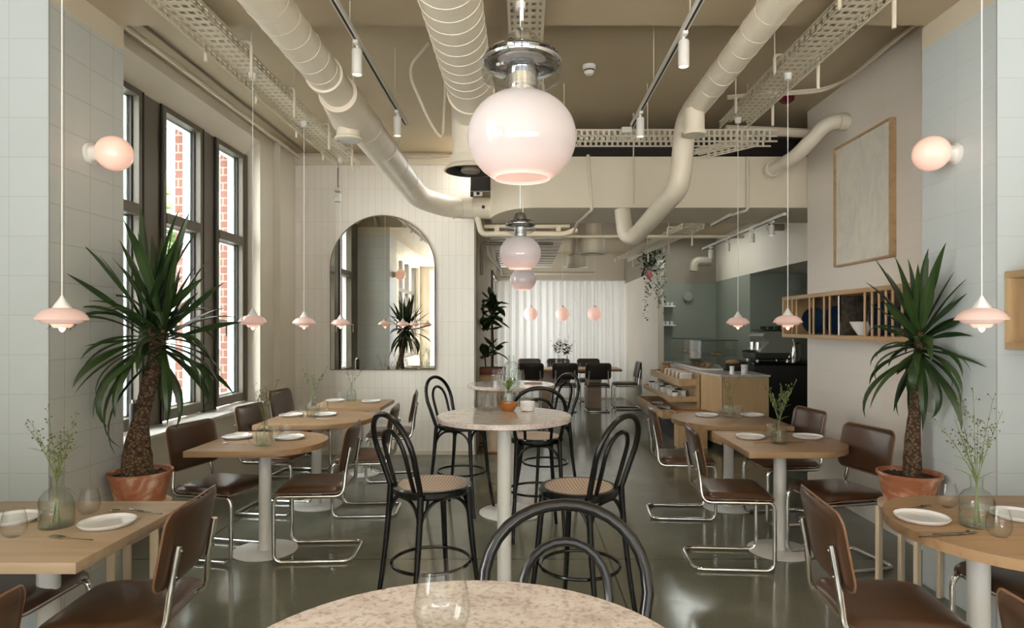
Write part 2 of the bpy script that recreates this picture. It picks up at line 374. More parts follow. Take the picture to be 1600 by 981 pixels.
def thing(name, label, cat, loc=(0,0,0), rz=0.0, group=None):
    o = bpy.data.objects.new(name, None); C.objects.link(o); o.empty_display_size = 0.05
    o.location = loc; o.rotation_euler = (0,0,rz); o['label'] = label; o['category'] = cat
    if group: o['group'] = group
    return o
def tag(o, label, cat, group=None, kind=None):
    o['label'] = label; o['category'] = cat
    if group: o['group'] = group
    if kind: o['kind'] = kind
    return o
def struct(name, mb, m, parent=None, label=None, **k):
    o = mb.build(name, m, parent, **k); 
    if not parent: o['kind'] = 'structure'
    if label: o['label'] = label
    return o
def dup(root, loc, rz=0.0, label=None, group=None, scale=None):
    def cp(o, par):
        c = o.copy(); C.objects.link(c); c.parent = par
        for ch in list(o.children): cp(ch, c)
        return c
    r = cp(root, None); r.location = loc; r.rotation_euler = (0,0,rz)
    if label: r['label'] = label
    if group: r['group'] = group
    if scale: r.scale = scale
    return r
class Once:
    """first placement uses the prototype itself, later ones copies"""
    def __init__(s, o): s.o = o; s.used = False
    def put(s, loc, rz=0.0, label=None, group=None):
        if not s.used:
            s.used = True; s.o.location = loc; s.o.rotation_euler = (0,0,rz)
            if label: s.o['label'] = label
            if group: s.o['group'] = group
            return s.o
        return dup(s.o, loc, rz, label, group)
def at(px, py, d): return Vector(((px-VX)*d/F, d, H-(py-VY)*d/F))
def onz(px, py, z):
    d = (H-z)*F/(py-VY); return Vector(((px-VX)*d/F, d, z))
def prismY(mb, outline, y0, y1):
    lo = [mb.bm.verts.new((x, y0, z)) for x, z in outline]; hi = [mb.bm.verts.new((x, y1, z)) for x, z in outline]
    n = len(outline); mb.bm.faces.new(hi); mb.bm.faces.new(list(reversed(lo)))
    for k in range(n): mb.bm.faces.new((lo[k], lo[(k+1) % n], hi[(k+1) % n], hi[k]))
    return mb
# ---------------------------------------------------------------- room shell
struct('floor', MB().bb(-3.4, 5.3, -2.7, 15.4, -0.12, 0), 'floor')
struct('ceiling', MB().bb(-3.4, 5.3, 3.98, 7.5, 3.8, 3.95).bb(-3.4, -0.61, 7.5, 8.3, 3.8, 3.95), 'ceiling')
struct('ceiling_front', MB().bb(-3.4, 3.3, -2.7, 4.0, 3.5, 3.95), 'ceiling')
struct('ceiling_back', MB().bb(-0.6, 5.3, 7.5, 15.4, 3.27, 3.4), 'ceiling')
struct('trim_1', MB().bb(-3.4, -2.52, -2.7, 4.04, 3.36, 3.5), 'beam')
struct('trim_2', MB().bb(2.52, 3.3, -2.7, 4.04, 3.36, 3.5), 'beam')
# piers
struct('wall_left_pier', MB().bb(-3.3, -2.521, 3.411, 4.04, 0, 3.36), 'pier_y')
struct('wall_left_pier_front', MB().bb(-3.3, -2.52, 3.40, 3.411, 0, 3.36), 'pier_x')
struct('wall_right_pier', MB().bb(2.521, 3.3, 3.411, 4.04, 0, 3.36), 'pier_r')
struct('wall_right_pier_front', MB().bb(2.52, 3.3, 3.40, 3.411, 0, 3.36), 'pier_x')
struct('wall_left_front', MB().bb(-3.3, -3.0, -2.7, 3.40, 0, 0.8).bb(-3.3, -3.0, -2.7, 3.40, 3.3, 3.36).bb(-3.3, -3.0, -2.7, -2.3, 0.8, 3.3).bb(-3.3, -3.0, .7, 3.40, 0.8, 3.3), 'wall')
struct('window_4', MB().bb(-3.2, -3.1, -2.3, -2.2, .8, 3.3).bb(-3.2, -3.1, .6, .7, .8, 3.3).bb(-3.2, -3.1, -1.3, -1.1, .8, 3.3).bb(-3.2, -3.1, -.4, -.2, .8, 3.3).bb(-3.199, -3.101, -2.2, .6, 2.5, 2.6).bb(-3.199, -3.101, -2.2, .6, .8, .9), 'winframe')
struct('wall_right_front', MB().bb(2.89, 3.3, -2.7, 3.40, 0, 3.36), 'wall')
struct('wall_front', MB().bb(-3.4, -2.7, -2.7, -2.5, 0, 3.5).bb(2.7, 3.3, -2.7, -2.5, 0, 3.5).bb(-2.7, 2.7, -2.7, -2.5, 3.25, 3.5).bb(-2.7, 2.7, -2.7, -2.5, 0, .35).bb(-.12, .12, -2.7, -2.5, .35, 3.25), 'wall')
struct('wall_sky_blocker', MB().bb(-14, 14, -10.2, -10, -.2, 22), 'render')  # unseen wall added opposite the shopfront to block sky light
# left wall with its window opening
w = MB().bb(-3.4, -2.90, 4.04, 7.21, 0, 0.75)
prismY(w, [(-3.4, 3.54), (-3.14, 3.54), (-2.96, 3.70), (-2.96, 3.8), (-3.4, 3.8)], 4.04, 7.21)
w.bb(-3.4, -2.96, 7.21, 7.60, 0, 3.8).bb(-3.4, -2.88, 7.60, 8.3, 0, 3.8)
struct('wall_left', w, 'wall')
struct('trim_3', MB().box((-3.0, 5.63, 0.765), (0.30, 3.18, 0.035), None, 0.006), 'stonesill', smooth=True)
# back wall in slim vertical tile, band above it
struct('wall_back', MB().bb(-2.88, -0.61, 8.1, 8.3, 0, 3.8), 'slim')
struct('trim_4', MB().bb(-2.88, -0.61, 8.06, 8.1, 3.66, 3.8).bb(-2.88, -0.61, 8.085, 8.1, 0, 0.05), 'beam')
struct('trim_5', MB().bb(-0.615, -0.59, 8.09, 8.31, 0, 3.27), 'darkpipe')
struct('wall_back_room_left', MB().bb(-0.9, -0.6, 8.31, 15.4, 0, 3.27), 'wall')
struct('wall_end', MB().bb(-0.9, 2.5, 14.5, 14.7, 2.62, 3.27).bb(2.3, 5.3, 14.5, 14.7, 0, 3.27).bb(-0.9, 2.5, 15.35, 15.5, 0, 3.27).bb(2.41, 2.5, 14.7, 15.35, 0, 3.27), 'beam')  # rear wall added behind the curtain to keep sky light out
struct('wall_partition', MB().bb(2.30, 2.40, 10.9, 14.5, 0, 2.58), 'wall')
struct('wall_partition_upper', MB().bb(2.30, 2.40, 12.0, 14.5, 2.58, 3.27).bb(5.2, 5.3, 12.1, 14.5, 0, 3.27), 'taupe')
# right wall, kitchen
struct('wall_right', MB().bb(2.89, 3.1, 4.04, 6.5, 0, 3.8), 'rwall')
struct('wall_kitchen_near', MB().bb(3.1, 5.3, 6.3, 6.5, 0, 3.8), 'green')
struct('wall_kitchen_back', MB().bb(2.4, 3.62, 12.0, 12.1, 0, 2.42).bb(3.62, 5.3, 10.2, 12.1, 0, 2.46).bb(5.2, 5.3, 6.5, 10.2, 0, 2.46), 'green')
struct('wall_kitchen_upper', MB().bb(2.4, 3.62, 12.0, 12.1, 2.42, 3.27), 'taupe')
struct('wall_bulkhead', MB().bb(3.62, 5.3, 6.5, 12.1, 2.46, 3.8), 'wall')
# box bulkhead across the room with a curved corner, near-black wall above painting in the gap's shade
arc = []
for k in range(9):
    t = k/8; arc.append(((1-t)**2*0.11 + 2*t*(1-t)*(-0.20) + t*t*(-0.36), (1-t)**2*6.52 + 2*t*(1-t)*6.56 + t*t*7.12))
struct('trim_6', MB().prism([(-0.36, 7.49)] + list(reversed(arc)) + [(3.619, 6.52), (3.619, 7.49)], 2.83, 3.35), 'beam')
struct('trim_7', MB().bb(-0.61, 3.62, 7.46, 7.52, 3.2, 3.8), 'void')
# ---------------------------------------------------------------- windows
for i, (y0, y1) in enumerate([(4.50, 5.23), (5.54, 6.22), (6.51, 7.15)]):
    z0, z1, zt0, zt1 = 0.80, 3.54, 2.52, 2.61; x0, x1 = -3.20, -3.11; t = 0.045
    f = MB().bb(x0, x1, y0, y0+t, z0, z1).bb(x0, x1, y1-t, y1, z0, z1).bb(x0+.002, x1, y0+t, y1-t, z0, z0+0.09).bb(x0+.002, x1, y0+t, y1-t, z1-0.05, z1).bb(x0+.002, x1+0.01, y0+t, y1-t, zt0, zt1)
    wo = f.build('window_%d' % (i+1), 'winframe'); wo['kind'] = 'structure'
    e = MB()
    for (za, zb) in ((z0+.09, zt0), (zt1, z1-.05)):
        e.bb(-3.27, -3.20, y0+t-.02, y0+t+.012, za, zb).bb(-3.27, -3.20, y1-t-.022, y1-t+.02, za, zb)
        e.bb(-3.27, -3.20, y0+t, y1-t, za-.01, za+.012).bb(-3.27, -3.20, y0+t, y1-t, zb-.012, zb+.01)
    e.build('glazing_edge', 'gasket', wo, 'white outer glazing edge')
    e = MB().bb(-3.185, -3.165, y1-t-.012, y1-t, z0+.09, zt0).bb(-3.185, -3.165, y1-t-.012, y1-t, zt1, z1-.05)
    e.build('rubber_seal', 'matblack', wo)
    MB().bb(-3.192, -3.186, y0+t, y1-t, z0+.09, zt0).build('window_pane', 'pane', wo)
    MB().bb(-3.192, -3.186, y0+t, y1-t, zt1, z1-.05).build('window_pane', 'pane', wo)
    MB().bb(-3.36, -3.33, y0, y1, 1.66, 1.70).build('guard_bar', 'winframe', wo, 'dark outer guard bar')
    MB().tube(rounded([(-3.11, y0+.10, 1.66), (-3.06, y0+.10, 1.66), (-3.06, y0+.10, 1.52)], 0.02), 0.009, 8).build('window_handle', 'darkpipe', wo)
struct('trim_8', MB().bb(-3.22, -3.13, 4.04, 4.50, 0.78, 3.54).bb(-3.22, -3.13, 5.23, 5.54, 0.78, 3.54).bb(-3.22, -3.13, 6.22, 6.51, 0.78, 3.54).bb(-3.22, -3.10, 7.15, 7.21, 0.78, 3.54), 'winframe')
struct('trim_9', MB().bb(-3.125, -3.11, 5.245, 5.26, 0.78, 3.54).bb(-3.125, -3.11, 5.51, 5.525, 0.78, 3.54).bb(-3.125, -3.11, 6.235, 6.25, 0.78, 3.54).bb(-3.125, -3.11, 6.48, 6.495, 0.78, 3.54), 'matblack')
struct('window_5', MB().bb(-.60,-.56,12.02,12.1,.72,2.68).bb(-.60,-.56,13.9,13.98,.72,2.68).bb(-.60,-.56,12.1,13.9,.72,.80).bb(-.60,-.56,12.1,13.9,2.6,2.68).bb(-.575,-.555,12.96,13.04,.8,2.6), 'winframe')  # frame added around the side fill light, no real window here
# outside
b = MB()
for (y0, y1) in ((3.9, 4.50), (5.25, 5.52), (6.24, 6.49), (7.17, 7.9)): b.bb(-3.39, -3.28, y0, y1, -0.2, 5.0)
struct('wall_outside', b, 'brick')
g = MB().bb(-40, -3.45, -5, 60, -0.4, -0.2); o = g.build('pavement', 'asphalt'); tag(o, 'pale grey street paving outside the left windows', 'street'); o['kind'] = 'structure'
def building(label, X, y0, y1, h, m, cols, rows, ww, wh, zb):
    t = thing('facade_building', label, 'building', (X, (y0+y1)/2, -0.2)); L = y1-y0
    MB().bb(-3, 0, -L/2, L/2, 0, h).build('facade', m, t)
    for c in range(cols):
        for r in range(rows):
            yc = -L/2+(c+.5)*L/cols; zc = zb+r*3.0
            fr = MB().bb(0.0, 0.08, yc-ww/2-.08, yc+ww/2+.08, zc-.08, zc+wh+.08).build('window_frame', 'white', t)
            MB().bb(0.081, 0.09, yc-ww/2, yc-.03, zc, zc+wh).bb(0.081, 0.09, yc+.03, yc+ww/2, zc, zc+wh).build('window_pane', 'facadeglass', fr)
building('pale building across the street seen through the middle window', -9.5, 11.5, 23.5, 9.5, M['render'], 9, 3, .8, 1.7, 1.2)
building('red brick building across the street seen through the near window', -9.5, 5.0, 11.2, 9.0, tile('far_brick', (0.22,0.09,0.065), (0.30,0.24,0.2), 0.24, 0.085, 'yz', 0.008, 0.5, 0.8), 3, 3, 1.0, 1.7, 1.2)
building('low white building far down the street seen through the far window', -14.5, 25.0, 36.0, 6.5, M['render'], 6, 2, 1.2, 1.3, 1.0)
def street_tree(loc, label):
    t = thing('street_tree', label, 'tree', loc); rnd = random.Random(3)
    MB().tube([(0,0,0), (0.05,0,1.2), (0,0.05,2.6)], [.09,.07,.05], 8).build('trunk', 'bark', t)
    f = MB()
    for k in range(260):
        a, b_, r = rnd.uniform(0, 2*PI), rnd.uniform(-1, 1), rnd.random()**.4*1.3
        f.ball((r*math.cos(a)*math.sqrt(1-b_*b_), r*math.sin(a)*math.sqrt(1-b_*b_), 3.2+r*b_*1.1), rnd.uniform(.09, .2), 1, (1,1,.5))
    f.build('foliage', noisy('street_tree_green', (0.10,0.17,0.05), (0.24,0.32,0.12), 3, 0.8), t)
street_tree((-7.4, 13.0, -0.2), 'light green street tree outside beyond the middle window')
# small black speaker canister on the sill
c = thing('black_canister', 'narrow black canister standing on the sill beside the left tiled pier', 'canister', (-2.93, 4.83, 0.7825))
MB().lathe([(0,0),(.035,0),(.037,.01),(.037,.25),(.03,.262),(0,.262)], 20).build('body', 'matblack', c)
MB().lathe([(0,.262),(.022,.262),(.022,.285),(0,.288)], 16).build('cap', 'steel', c, 'pale metal cap')
# ---------------------------------------------------------------- ducts
def bands(mb, p0, p1, r, pitch, rb=0.003, n=28):
    p0, p1 = Vector(p0), Vector(p1); L = (p1-p0).length; k = int(L/pitch); ax = (p1-p0).normalized()
    up = Vector((0,0,1)) if abs(ax.z) < .9 else Vector((1,0,0)); u = (up-ax*up.dot(ax)).normalized(); w = ax.cross(u)
    for i in range(1, k):
        c = p0+ax*(i*pitch)
        mb.tube([c+(u*math.cos(2*PI*q/n)+w*math.sin(2*PI*q/n)+ax*0.22*math.cos(2*PI*q/n))*r for q in range(n)], rb, 5, closed=True)
    return mb
def rod(x, y, z0, z1, name='hanger_rod', parent=None):
    return MB().cyl((x, y, z0), (x, y, z1), 0.005, 6).build(name, 'tray', parent)
# left duct
t = thing('round_duct', 'beige spiral duct running along the left ceiling and turning across above the arched mirror', 'duct', (0,0,0))
m = MB().tube(rounded([(-1.24, -0.6, 3.2), (-1.23, 4.3, 3.18)], .1), 0.105, 28)
bands(m, (-1.24, 1.0, 3.2), (-1.23, 4.2, 3.18), 0.105, 0.16)
m.build('duct_run', 'duct', t)
m = MB().tube([(-1.23, 3.95, 3.18), (-1.23, 4.0, 3.18)], 0.118, 28)
m.build('duct_collar', 'duct', t)
P = rounded([(-1.23, 4.25, 3.17), (-1.21, 7.45, 3.12), (-0.88, 7.75, 3.06), (-0.37, 7.75, 3.05)], [0, .2, .15, 0], 6)
m = MB().tube(P, 0.13, 28); bands(m, (-1.225, 4.4, 3.17), (-1.21, 7.3, 3.125), 0.13, 0.55)
for x in (-0.84, -0.72, -0.6): m.torus((x, 7.75, 3.055), 0.131, 0.006, 28, 5, 'X')
m.build('duct_elbow_run', 'duct', t)
m = MB().tube([(-1.27, 4.66, 3.16), (-1.27, 4.66, 3.00)], 0.085, 28).lathe([(0.085,0),(0.098,-.01),(0.098,-.025),(0.08,-.03)], 28, (-1.27, 4.66, 3.00))
m.tube([(-1.30, 4.45, 3.17), (-1.29, 4.7, 3.15), (-1.25, 5.1, 3.16)], [0.09, .125, .10], 20)
m.build('air_outlet', 'duct', t)
MB().lathe([(0,0),(.08,0),(.08,.006),(0,.006)], 24, (-1.27, 4.66, 2.975)).build('grille', 'plastic', t)
MB().lathe([(0,0),(.02,0),(.02,.01),(0,.012)], 16, mtx=Matrix.Rotation(PI/2, 4, 'X'), c=(-0.47, 7.612, 3.04)).build('inspection_cap', 'matblack', t, 'round black cap')
for y in (2.9, 4.6, 6.3):
    MB().cyl((-1.22, y, 3.27), (-1.22, y, 3.5 if y < 4 else 3.8), 0.005, 6).build('hanger_rod', 'tray', t)
# centre duct with a downward diffuser
t = thing('round_duct', 'large beige spiral duct over the middle aisle dropping to a dark round diffuser', 'duct', (0,0,0))
m = MB().tube([(-0.36, -0.6, 3.25), (-0.36, 4.45, 3.25)], 0.157, 32); bands(m, (-0.36, 0.8, 3.25), (-0.36, 4.4, 3.25), 0.157, 0.13)
m.build('duct_run', 'duct', t)
m = MB().tube([(-0.36, 4.42, 3.25), (-0.36, 4.46, 3.25)], 0.168, 32); m.build('duct_collar', 'duct', t)
m = MB().tube(rounded([(-0.36, 4.45, 3.25), (-0.40, 4.88, 3.25), (-0.40, 4.90, 2.90)], .16, 8), [0.157]+[0.15]*0+[0.152]*9+[0.135], 32) if False else MB().tube(rounded([(-0.36, 4.45, 3.25), (-0.40, 4.88, 3.25), (-0.40, 4.90, 2.90)], .2, 8), 0.142, 32)
m.torus((-0.40, 4.90, 3.0), .143, .004).torus((-0.40, 4.90, 3.07), .143, .004)
m.build('duct_elbow', 'duct', t)
MB().lathe([(.142,.10),(.15,.10),(.165,.03),(.20,0),(.205,-.012),(.19,-.014)], 36, (-0.40, 4.90, 2.82)).build('diffuser_cone', 'duct', t)
MB().lathe([(.19,.0),(.13,.03),(.115,.05),(0,.05)], 36, (-0.40, 4.90, 2.805)).build('diffuser_plate', 'matblack', t, 'dark round diffuser face')
MB().lathe([(0,0),(.07,0),(.075,.012),(.07,.03),(0,.03)], 28, (-0.40, 4.90, 2.80)).build('diffuser_disc', 'darkpipe', t)
# right duct
t = thing('round_duct', 'beige spiral duct along the right ceiling, dropping and ending below the bulkhead', 'duct', (0,0,0))
m = MB().tube(rounded([(1.32, -0.6, 3.3), (1.315, 4.95, 3.29)], .1), 0.088, 28); bands(m, (1.32, 1.5, 3.3), (1.315, 4.8, 3.29), 0.088, 0.21)
m.tube([(1.32, 2.95, 3.3), (1.32, 3.0, 3.3)], 0.096, 28)
m.build('duct_run', 'duct', t)
MB().tube(rounded([(1.315, 4.85, 3.29), (1.30, 5.12, 3.26), (1.26, 5.15, 2.74), (1.14, 6.50, 2.53), (1.06, 6.60, 2.56), (1.03, 6.62, 2.83)], [0, .2, .14, .08, .08, 0], 8), 0.085, 28).build('duct_drop', 'duct', t)
m = MB().tube([(1.28, 4.78, 3.24), (1.28, 4.78, 3.07)], 0.075, 24).lathe([(0.075,0),(0.092,0),(0.092,-.025),(0.074,-.025)], 24, (1.28, 4.78, 3.07)); m.build('air_outlet', 'duct', t)
MB().lathe([(0,0),(.07,0),(.07,.01)], 24, (1.28, 4.78, 3.048)).build('grille', 'pipe', t)
for y in (2.2, 3.6): MB().cyl((1.32, y, 3.37), (1.32, y, 3.5), 0.005, 6).build('hanger_rod', 'tray', t)
# crooked pipe out of the right wall
t = thing('bent_pipe', 'short bent beige pipe coming out of the right wall above the framed panel', 'pipe', (0,0,0))
MB().tube(rounded([(2.90, 5.69, 3.44), (2.72, 5.69, 3.44), (2.60, 5.78, 3.30), (2.54, 5.95, 3.20), (2.50, 6.45, 3.19)], .1, 6), 0.066, 24).build('pipe_run', 'duct', t)
MB().tube([(2.87, 5.69, 3.44), (2.80, 5.69, 3.44)], 0.078, 24).build('pipe_collar', 'duct', t)
MB().tube([(2.50, 6.38, 3.193), (2.50, 6.43, 3.191)], 0.08, 24).build('pipe_flange', 'duct', t)
# ---------------------------------------------------------------- perforated cable trays
def cable_tray(label, p0, p1, wd, hh=0.055, hangers=(), ztop=3.8, pitch=0.075, uhang=True, side=1):
    """p0, p1: centre line of the tray floor"""
    p0, p1 = Vector(p0), Vector(p1); L = (p1-p0).length; ax = (p1-p0)/L; sd = Vector((0,0,1)).cross(ax).normalized()
    R = Matrix((sd, ax, sd.cross(ax))).transposed().to_4x4(); R.translation = p0
    t = thing('cable_tray', label, 'cable tray')
    fl = MB()
    for u in (-.5, -.33, -.11, .11, .33, .5): fl.bb(u*wd-.010, u*wd+.010, 0, L, 0, 0.002)
    n = int(L/pitch)
    for k in range(n): fl.bb(-wd/2, wd/2, k*pitch, k*pitch+pitch*.5, 0.0005, 0.0025)
    fl.xf(R).build('tray_floor', 'tray', t, smooth=False)
    for s in (-1, 1):
        rl = MB(); x = s*wd/2
        for z in (0, .5, .9): rl.bb(x-.002, x+.002, 0, L, z*hh, z*hh+.013)
        for k in range(n): rl.bb(x-.002, x+.002, k*pitch, k*pitch+pitch*.4, 0.01, hh)
        rl.bb(x-.008 if s > 0 else x, x if s > 0 else x+.008, 0, L, hh, hh+.004)
        rl.xf(R).build('side_rail', 'tray', t, smooth=False)
    for h in hangers:
        q = MB(); w2 = wd/2+.03
        if uhang: q.tube(rounded([(-w2, h, .20), (-w2, h, -.035), (w2, h, -.035), (w2, h, .09)], .03, 4), 0.0115, 8)
        q.xf(R).build('hanger_bracket', 'tray', t)
        c = R @ Vector((-w2*side, h, 0.1)); MB().cyl(c, (c.x, c.y, ztop if c.y > 4 else 3.5), .005, 6).build('hanger_rod', 'tray', t)
    return t
tl = cable_tray('perforated beige cable tray above the left row of dining tables', (-1.92, 0.3, 3.45), (-1.94, 7.15, 3.45), 0.24, hangers=(2.8, 3.9, 4.7, 5.6, 6.4))
tr = cable_tray('perforated beige cable tray above the right row of dining tables', (1.88, 0.3, 3.45), (1.88, 5.72, 3.45), 0.24, hangers=(2.2, 3.2, 4.1, 4.9), side=-1)
cable_tray('narrow perforated cable tray over the middle aisle beside the big duct', (0.0, 0.5, 3.45), (0.03, 5.7, 3.45), 0.2, hangers=(4.4,))
cable_tray('perforated cable tray crossing the room in front of the dark ceiling gap', (0.02, 5.86, 3.40), (2.3, 5.86, 3.40), 0.16, hh=0.11, pitch=0.05, hangers=(0.35, 1.1, 2.0), uhang=False)
cable_tray('short sloping cable tray dropping into the dark gap near the right wall', (2.15, 5.98, 3.38), (1.72, 6.48, 3.38), 0.2, hh=0.05, hangers=())
cable_tray('cable tray over the back room leading towards the hanging plant', (2.05, 7.7, 2.86), (1.93, 12.6, 2.95), 0.26, hangers=(0.6, 1.8, 3.2, 4.5), ztop=3.27)
# ---------------------------------------------------------------- track lights
def track(label, p0, p1, spots, hang=(), ztop=3.8, r=0.032, hl=0.15):
    t = thing('track_light', label, 'track light')
    p0, p1 = Vector(p0), Vector(p1); c = (p0+p1)/2; L = (p1-p0).length
    MB().box(c, (0.035, L, 0.032), None, 0.003).build('track_rail', 'plastic', t, 'white rail')
    MB().box(c-Vector((0,0,.0165)), (0.013, L-.02, 0.003)).build('track_slot', 'matblack', t, 'black slot')
    for y in spots:
        b = Vector((p0.x, y, p0.z-.016))
        h = MB().lathe([(0,-.045),(r*.9,-.045),(r,-.05),(r,-.045-hl),(r*.88,-.047-hl),(r*.85,-.035-hl),(0,-.035-hl)], 24, b); h.box(b+Vector((0,0,-.012)), (.03,.09,.02), None, .003).cyl(b+Vector((0,0,-.02)), b+Vector((0,0,-.05)), .008, 8)
        h = h.build('spot_head', 'plastic', t)
        MB().lathe([(0,0),(r*.84,0),(r*.84,.004),(0,.004)], 24, b+Vector((0,0,-.040-hl))).build('lens', 'lens', h, 'glowing lens')
    for y in hang: MB().cyl((p0.x, y, p0.z+.012), (p0.x, y, ztop if y > 4 else 3.5), .004, 6).build('hanger_rod', 'tray', t)
    return t
track('white ceiling track with two spots left of the middle aisle', (-1.0, 0.2, 3.35), (-1.0, 5.45, 3.35), (3.86, 5.10), (2.0, 3.7, 5.0))
track('white ceiling track with two spots right of the middle aisle', (0.94, 0.2, 3.35), (0.94, 5.50, 3.35), (3.74, 5.12), (2.0, 3.6, 4.6))
track('long white track with four spots in front of the kitchen', (2.70, 6.60, 2.78), (2.70, 9.6, 2.78), (6.95, 7.55, 8.45, 9.2), (), r=.034, hl=.11)
track('short white track under the bulkhead without spots', (2.2, 6.75, 2.80), (2.2, 7.45, 2.80), (), ())
# ---------------------------------------------------------------- conduits and small ceiling fittings
def pipe(label, pts, r, m='pipe', fil=.04, clips=(), cat='pipe', name='ceiling_pipe'):
    o = MB().tube(rounded(pts, fil, 4), r, 10).build(name, m); tag(o, label, cat); return o
pipe('beige conduit running high along the left window wall', [(-2.78, 0.4, 3.47), (-2.78, 3.95, 3.47), (-2.78, 4.25, 3.72), (-2.80, 8.02, 3.74)], .02, fil=.1)
pipe('thin beige cable running beside the left window wall conduit', [(-2.70, 0.4, 3.485), (-2.70, 3.9, 3.485), (-2.73, 4.3, 3.785), (-2.72, 8.0, 3.785)], .008, 'darkpipe', fil=.1)
pipe('beige conduit high across the slim tiled wall', [(-2.78, 8.03, 3.76), (-0.75, 8.03, 3.76)], .014)
pipe('sagging beige cable below the conduit over the slim tiled wall', [(-1.6, 8.02, 3.74), (-1.2, 8.0, 3.70), (-0.8, 8.02, 3.74)], .008, fil=.3)
pipe('looped beige cable hanging from the ceiling left of the big duct', [(-0.72, 4.9, 3.79), (-0.86, 4.9, 3.62), (-0.86, 4.92, 3.52), (-0.72, 4.95, 3.2), (-0.62, 4.95, 3.05), (-0.6, 4.98, 3.5), (-0.62, 5.0, 3.79)], .012, fil=.1)
for k, (dx, dz, lb) in enumerate([(0, 0, 'upper'), (.035, -.02, 'lower')]):
    pts = [(2.84-dx, 0.4, 3.47+dz)]
    for q in range(9): pts.append((2.80-dx+.02*math.sin(q*1.7+k), 2.2+q*.42, (3.47 if q < 4 else 3.76)+dz*1.3+.012*math.cos(q*2.1+k*2)))
    pts += [(2.70, 5.78, 3.76+dz), (1.9, 5.95, 3.76+dz)]
    pipe('%s beige cable clipped along the top of the right wall' % lb, pts, .013, 'tray', fil=.15)
pipe('beige conduit dropping down the face of the bulkhead and along its underside', [(0.66, 6.49, 3.36), (0.70, 6.49, 2.80), (0.62, 7.3, 2.80), (0.60, 7.6, 2.74)], .016, fil=.03)
pipe('beige conduit dropping down the right end of the bulkhead', [(2.28, 6.49, 3.34), (2.28, 6.49, 2.80), (2.2, 6.75, 2.795)], .016)
pipe('thin rod in front of the bulkhead beside the right duct', [(1.12, 6.48, 3.78), (1.12, 6.48, 2.86)], .007)
pipe('thick beige pipe crossing behind the dark gap to the right wall', [(2.0, 6.3, 3.56), (2.88, 6.3, 3.52)], .045)
pipe('thin beige brace slanting beside the big hanging globe', [(0.25, 5.9, 3.05), (0.62, 5.9, 3.42)], .008)
pipe('thick beige pipe crossing below the bulkhead at the back room entrance', [(-0.56, 7.72, 2.98), (-0.50, 7.75, 2.74), (0.50, 7.8, 2.74), (0.66, 7.8, 2.80)], .035, fil=.06)
pipe('second beige pipe just above the crossing pipe at the back room entrance', [(-0.50, 8.2, 2.90), (0.6, 8.2, 2.90)], .028)
pipe('dark brown conduit bending down beside the back room corner', [(0.4, 8.5, 2.72), (-0.55, 8.5, 2.72), (-0.55, 8.5, 2.30)], .022, 'darkpipe', fil=.05)
pipe('white pipe with elbows low above the back room on the left', [(-0.50, 9.2, 2.86), (-0.50, 9.2, 2.66), (-0.32, 9.3, 2.44), (-0.32, 9.3, 2.36), (0.1, 9.3, 2.36)], .032, 'plastic', fil=.05)
pipe('long thin beige pipe crossing in front of the curtain top', [(-0.1, 13.2, 2.72), (1.5, 13.2, 2.72)], .03)
pipe('long thin beige pipe crossing the middle of the back room ceiling', [(0.5, 8.4, 2.80), (2.9, 8.4, 2.80)], .022)
# ribbed ceiling element
t = thing('slatted_ceiling_baffle', 'cream ribbed ceiling baffle behind the hanging globes', 'ceiling baffle', (0,0,0))
for k in range(11):
    y = 8.1+k*.42; MB().box((0.06, y+.1, 2.80), (0.98, .24, .05), None, .018).build('slat', 'duct', t)
MB().bb(-0.36, -0.30, 8.1, 12.6, 2.825, 2.88).bb(0.42, 0.48, 8.1, 12.6, 2.825, 2.88).build('side_rail', 'pipe', t)
for y in (8.4, 10.4, 12.3):
    for x in (-.33, .45): MB().cyl((x, y, 2.88), (x, y, 3.27), .006, 6).build('hanger_rod', 'tray', t)
# vent hoods
for (x, y, z, r, lb) in ((1.01, 9.3, 2.67, .2, 'larger beige round vent hood on the back room ceiling'), (1.01, 12.1, 2.74, .2, 'smaller-looking beige round vent hood nearer the curtain')):
    t = thing('vent_hood', lb, 'vent', (x, y, z))
    MB().lathe([(r*.9,0),(r*.9,.21),(r*.8,.23),(r*.62,.24),(r*.62,3.27-z)], 32).build('hood_body', 'duct', t)
    MB().lathe([(r*.9,.005),(r*1.13,.0),(r*1.13,.012),(r*.9,.02)], 32).build('hood_rim', 'duct', t)
    MB().lathe([(0,.03),(r*.88,.03)], 32).build('hood_grille', 'matblack', t)
# detectors and emergency light
t = thing('smoke_detector', 'white round smoke detector on the ceiling right of the large globe', 'smoke detector', (0.555, 5.35, 3.8))
MB().lathe([(0,0),(.055,0),(.055,-.03),(.045,-.035),(.045,-.055),(.03,-.075),(0,-.078)], 24).build('housing', 'plastic', t)
MB().lathe([(.0451,-.038),(.0455,-.05),(.040,-.053)], 24).build('sensor_gap', 'matblack', t)
t = thing('alarm_beacon', 'dark red round alarm beacon on the ceiling near the right wall', 'alarm', (2.45, 5.95, 3.8))
MB().lathe([(0,0),(.05,0),(.05,-.03),(0,-.03)], 20).build('base', 'plastic', t)
MB().lathe([(.05,-.03),(.07,-.045),(.07,-.075),(.04,-.10),(0,-.105)], 24).build('dome', mat('dark_red_lens', (0.12,0.01,0.015), .25), t, 'dark red dome')
t = thing('emergency_lamp', 'small twin box emergency lamp fixed high on the slim tiled wall left of the mirror', 'lamp', (-2.33, 8.06, 3.24))
MB().box((0,0,0), (.075,.08,.10), None, .006).build('housing', 'plastic', t)
MB().box((0,0,.10), (.075,.07,.05), None, .006).build('bracket_box', 'tray', t)
MB().cyl((0,0,.12), (0,0,.5), .008, 8).build('feed_conduit', 'darkpipe', t)
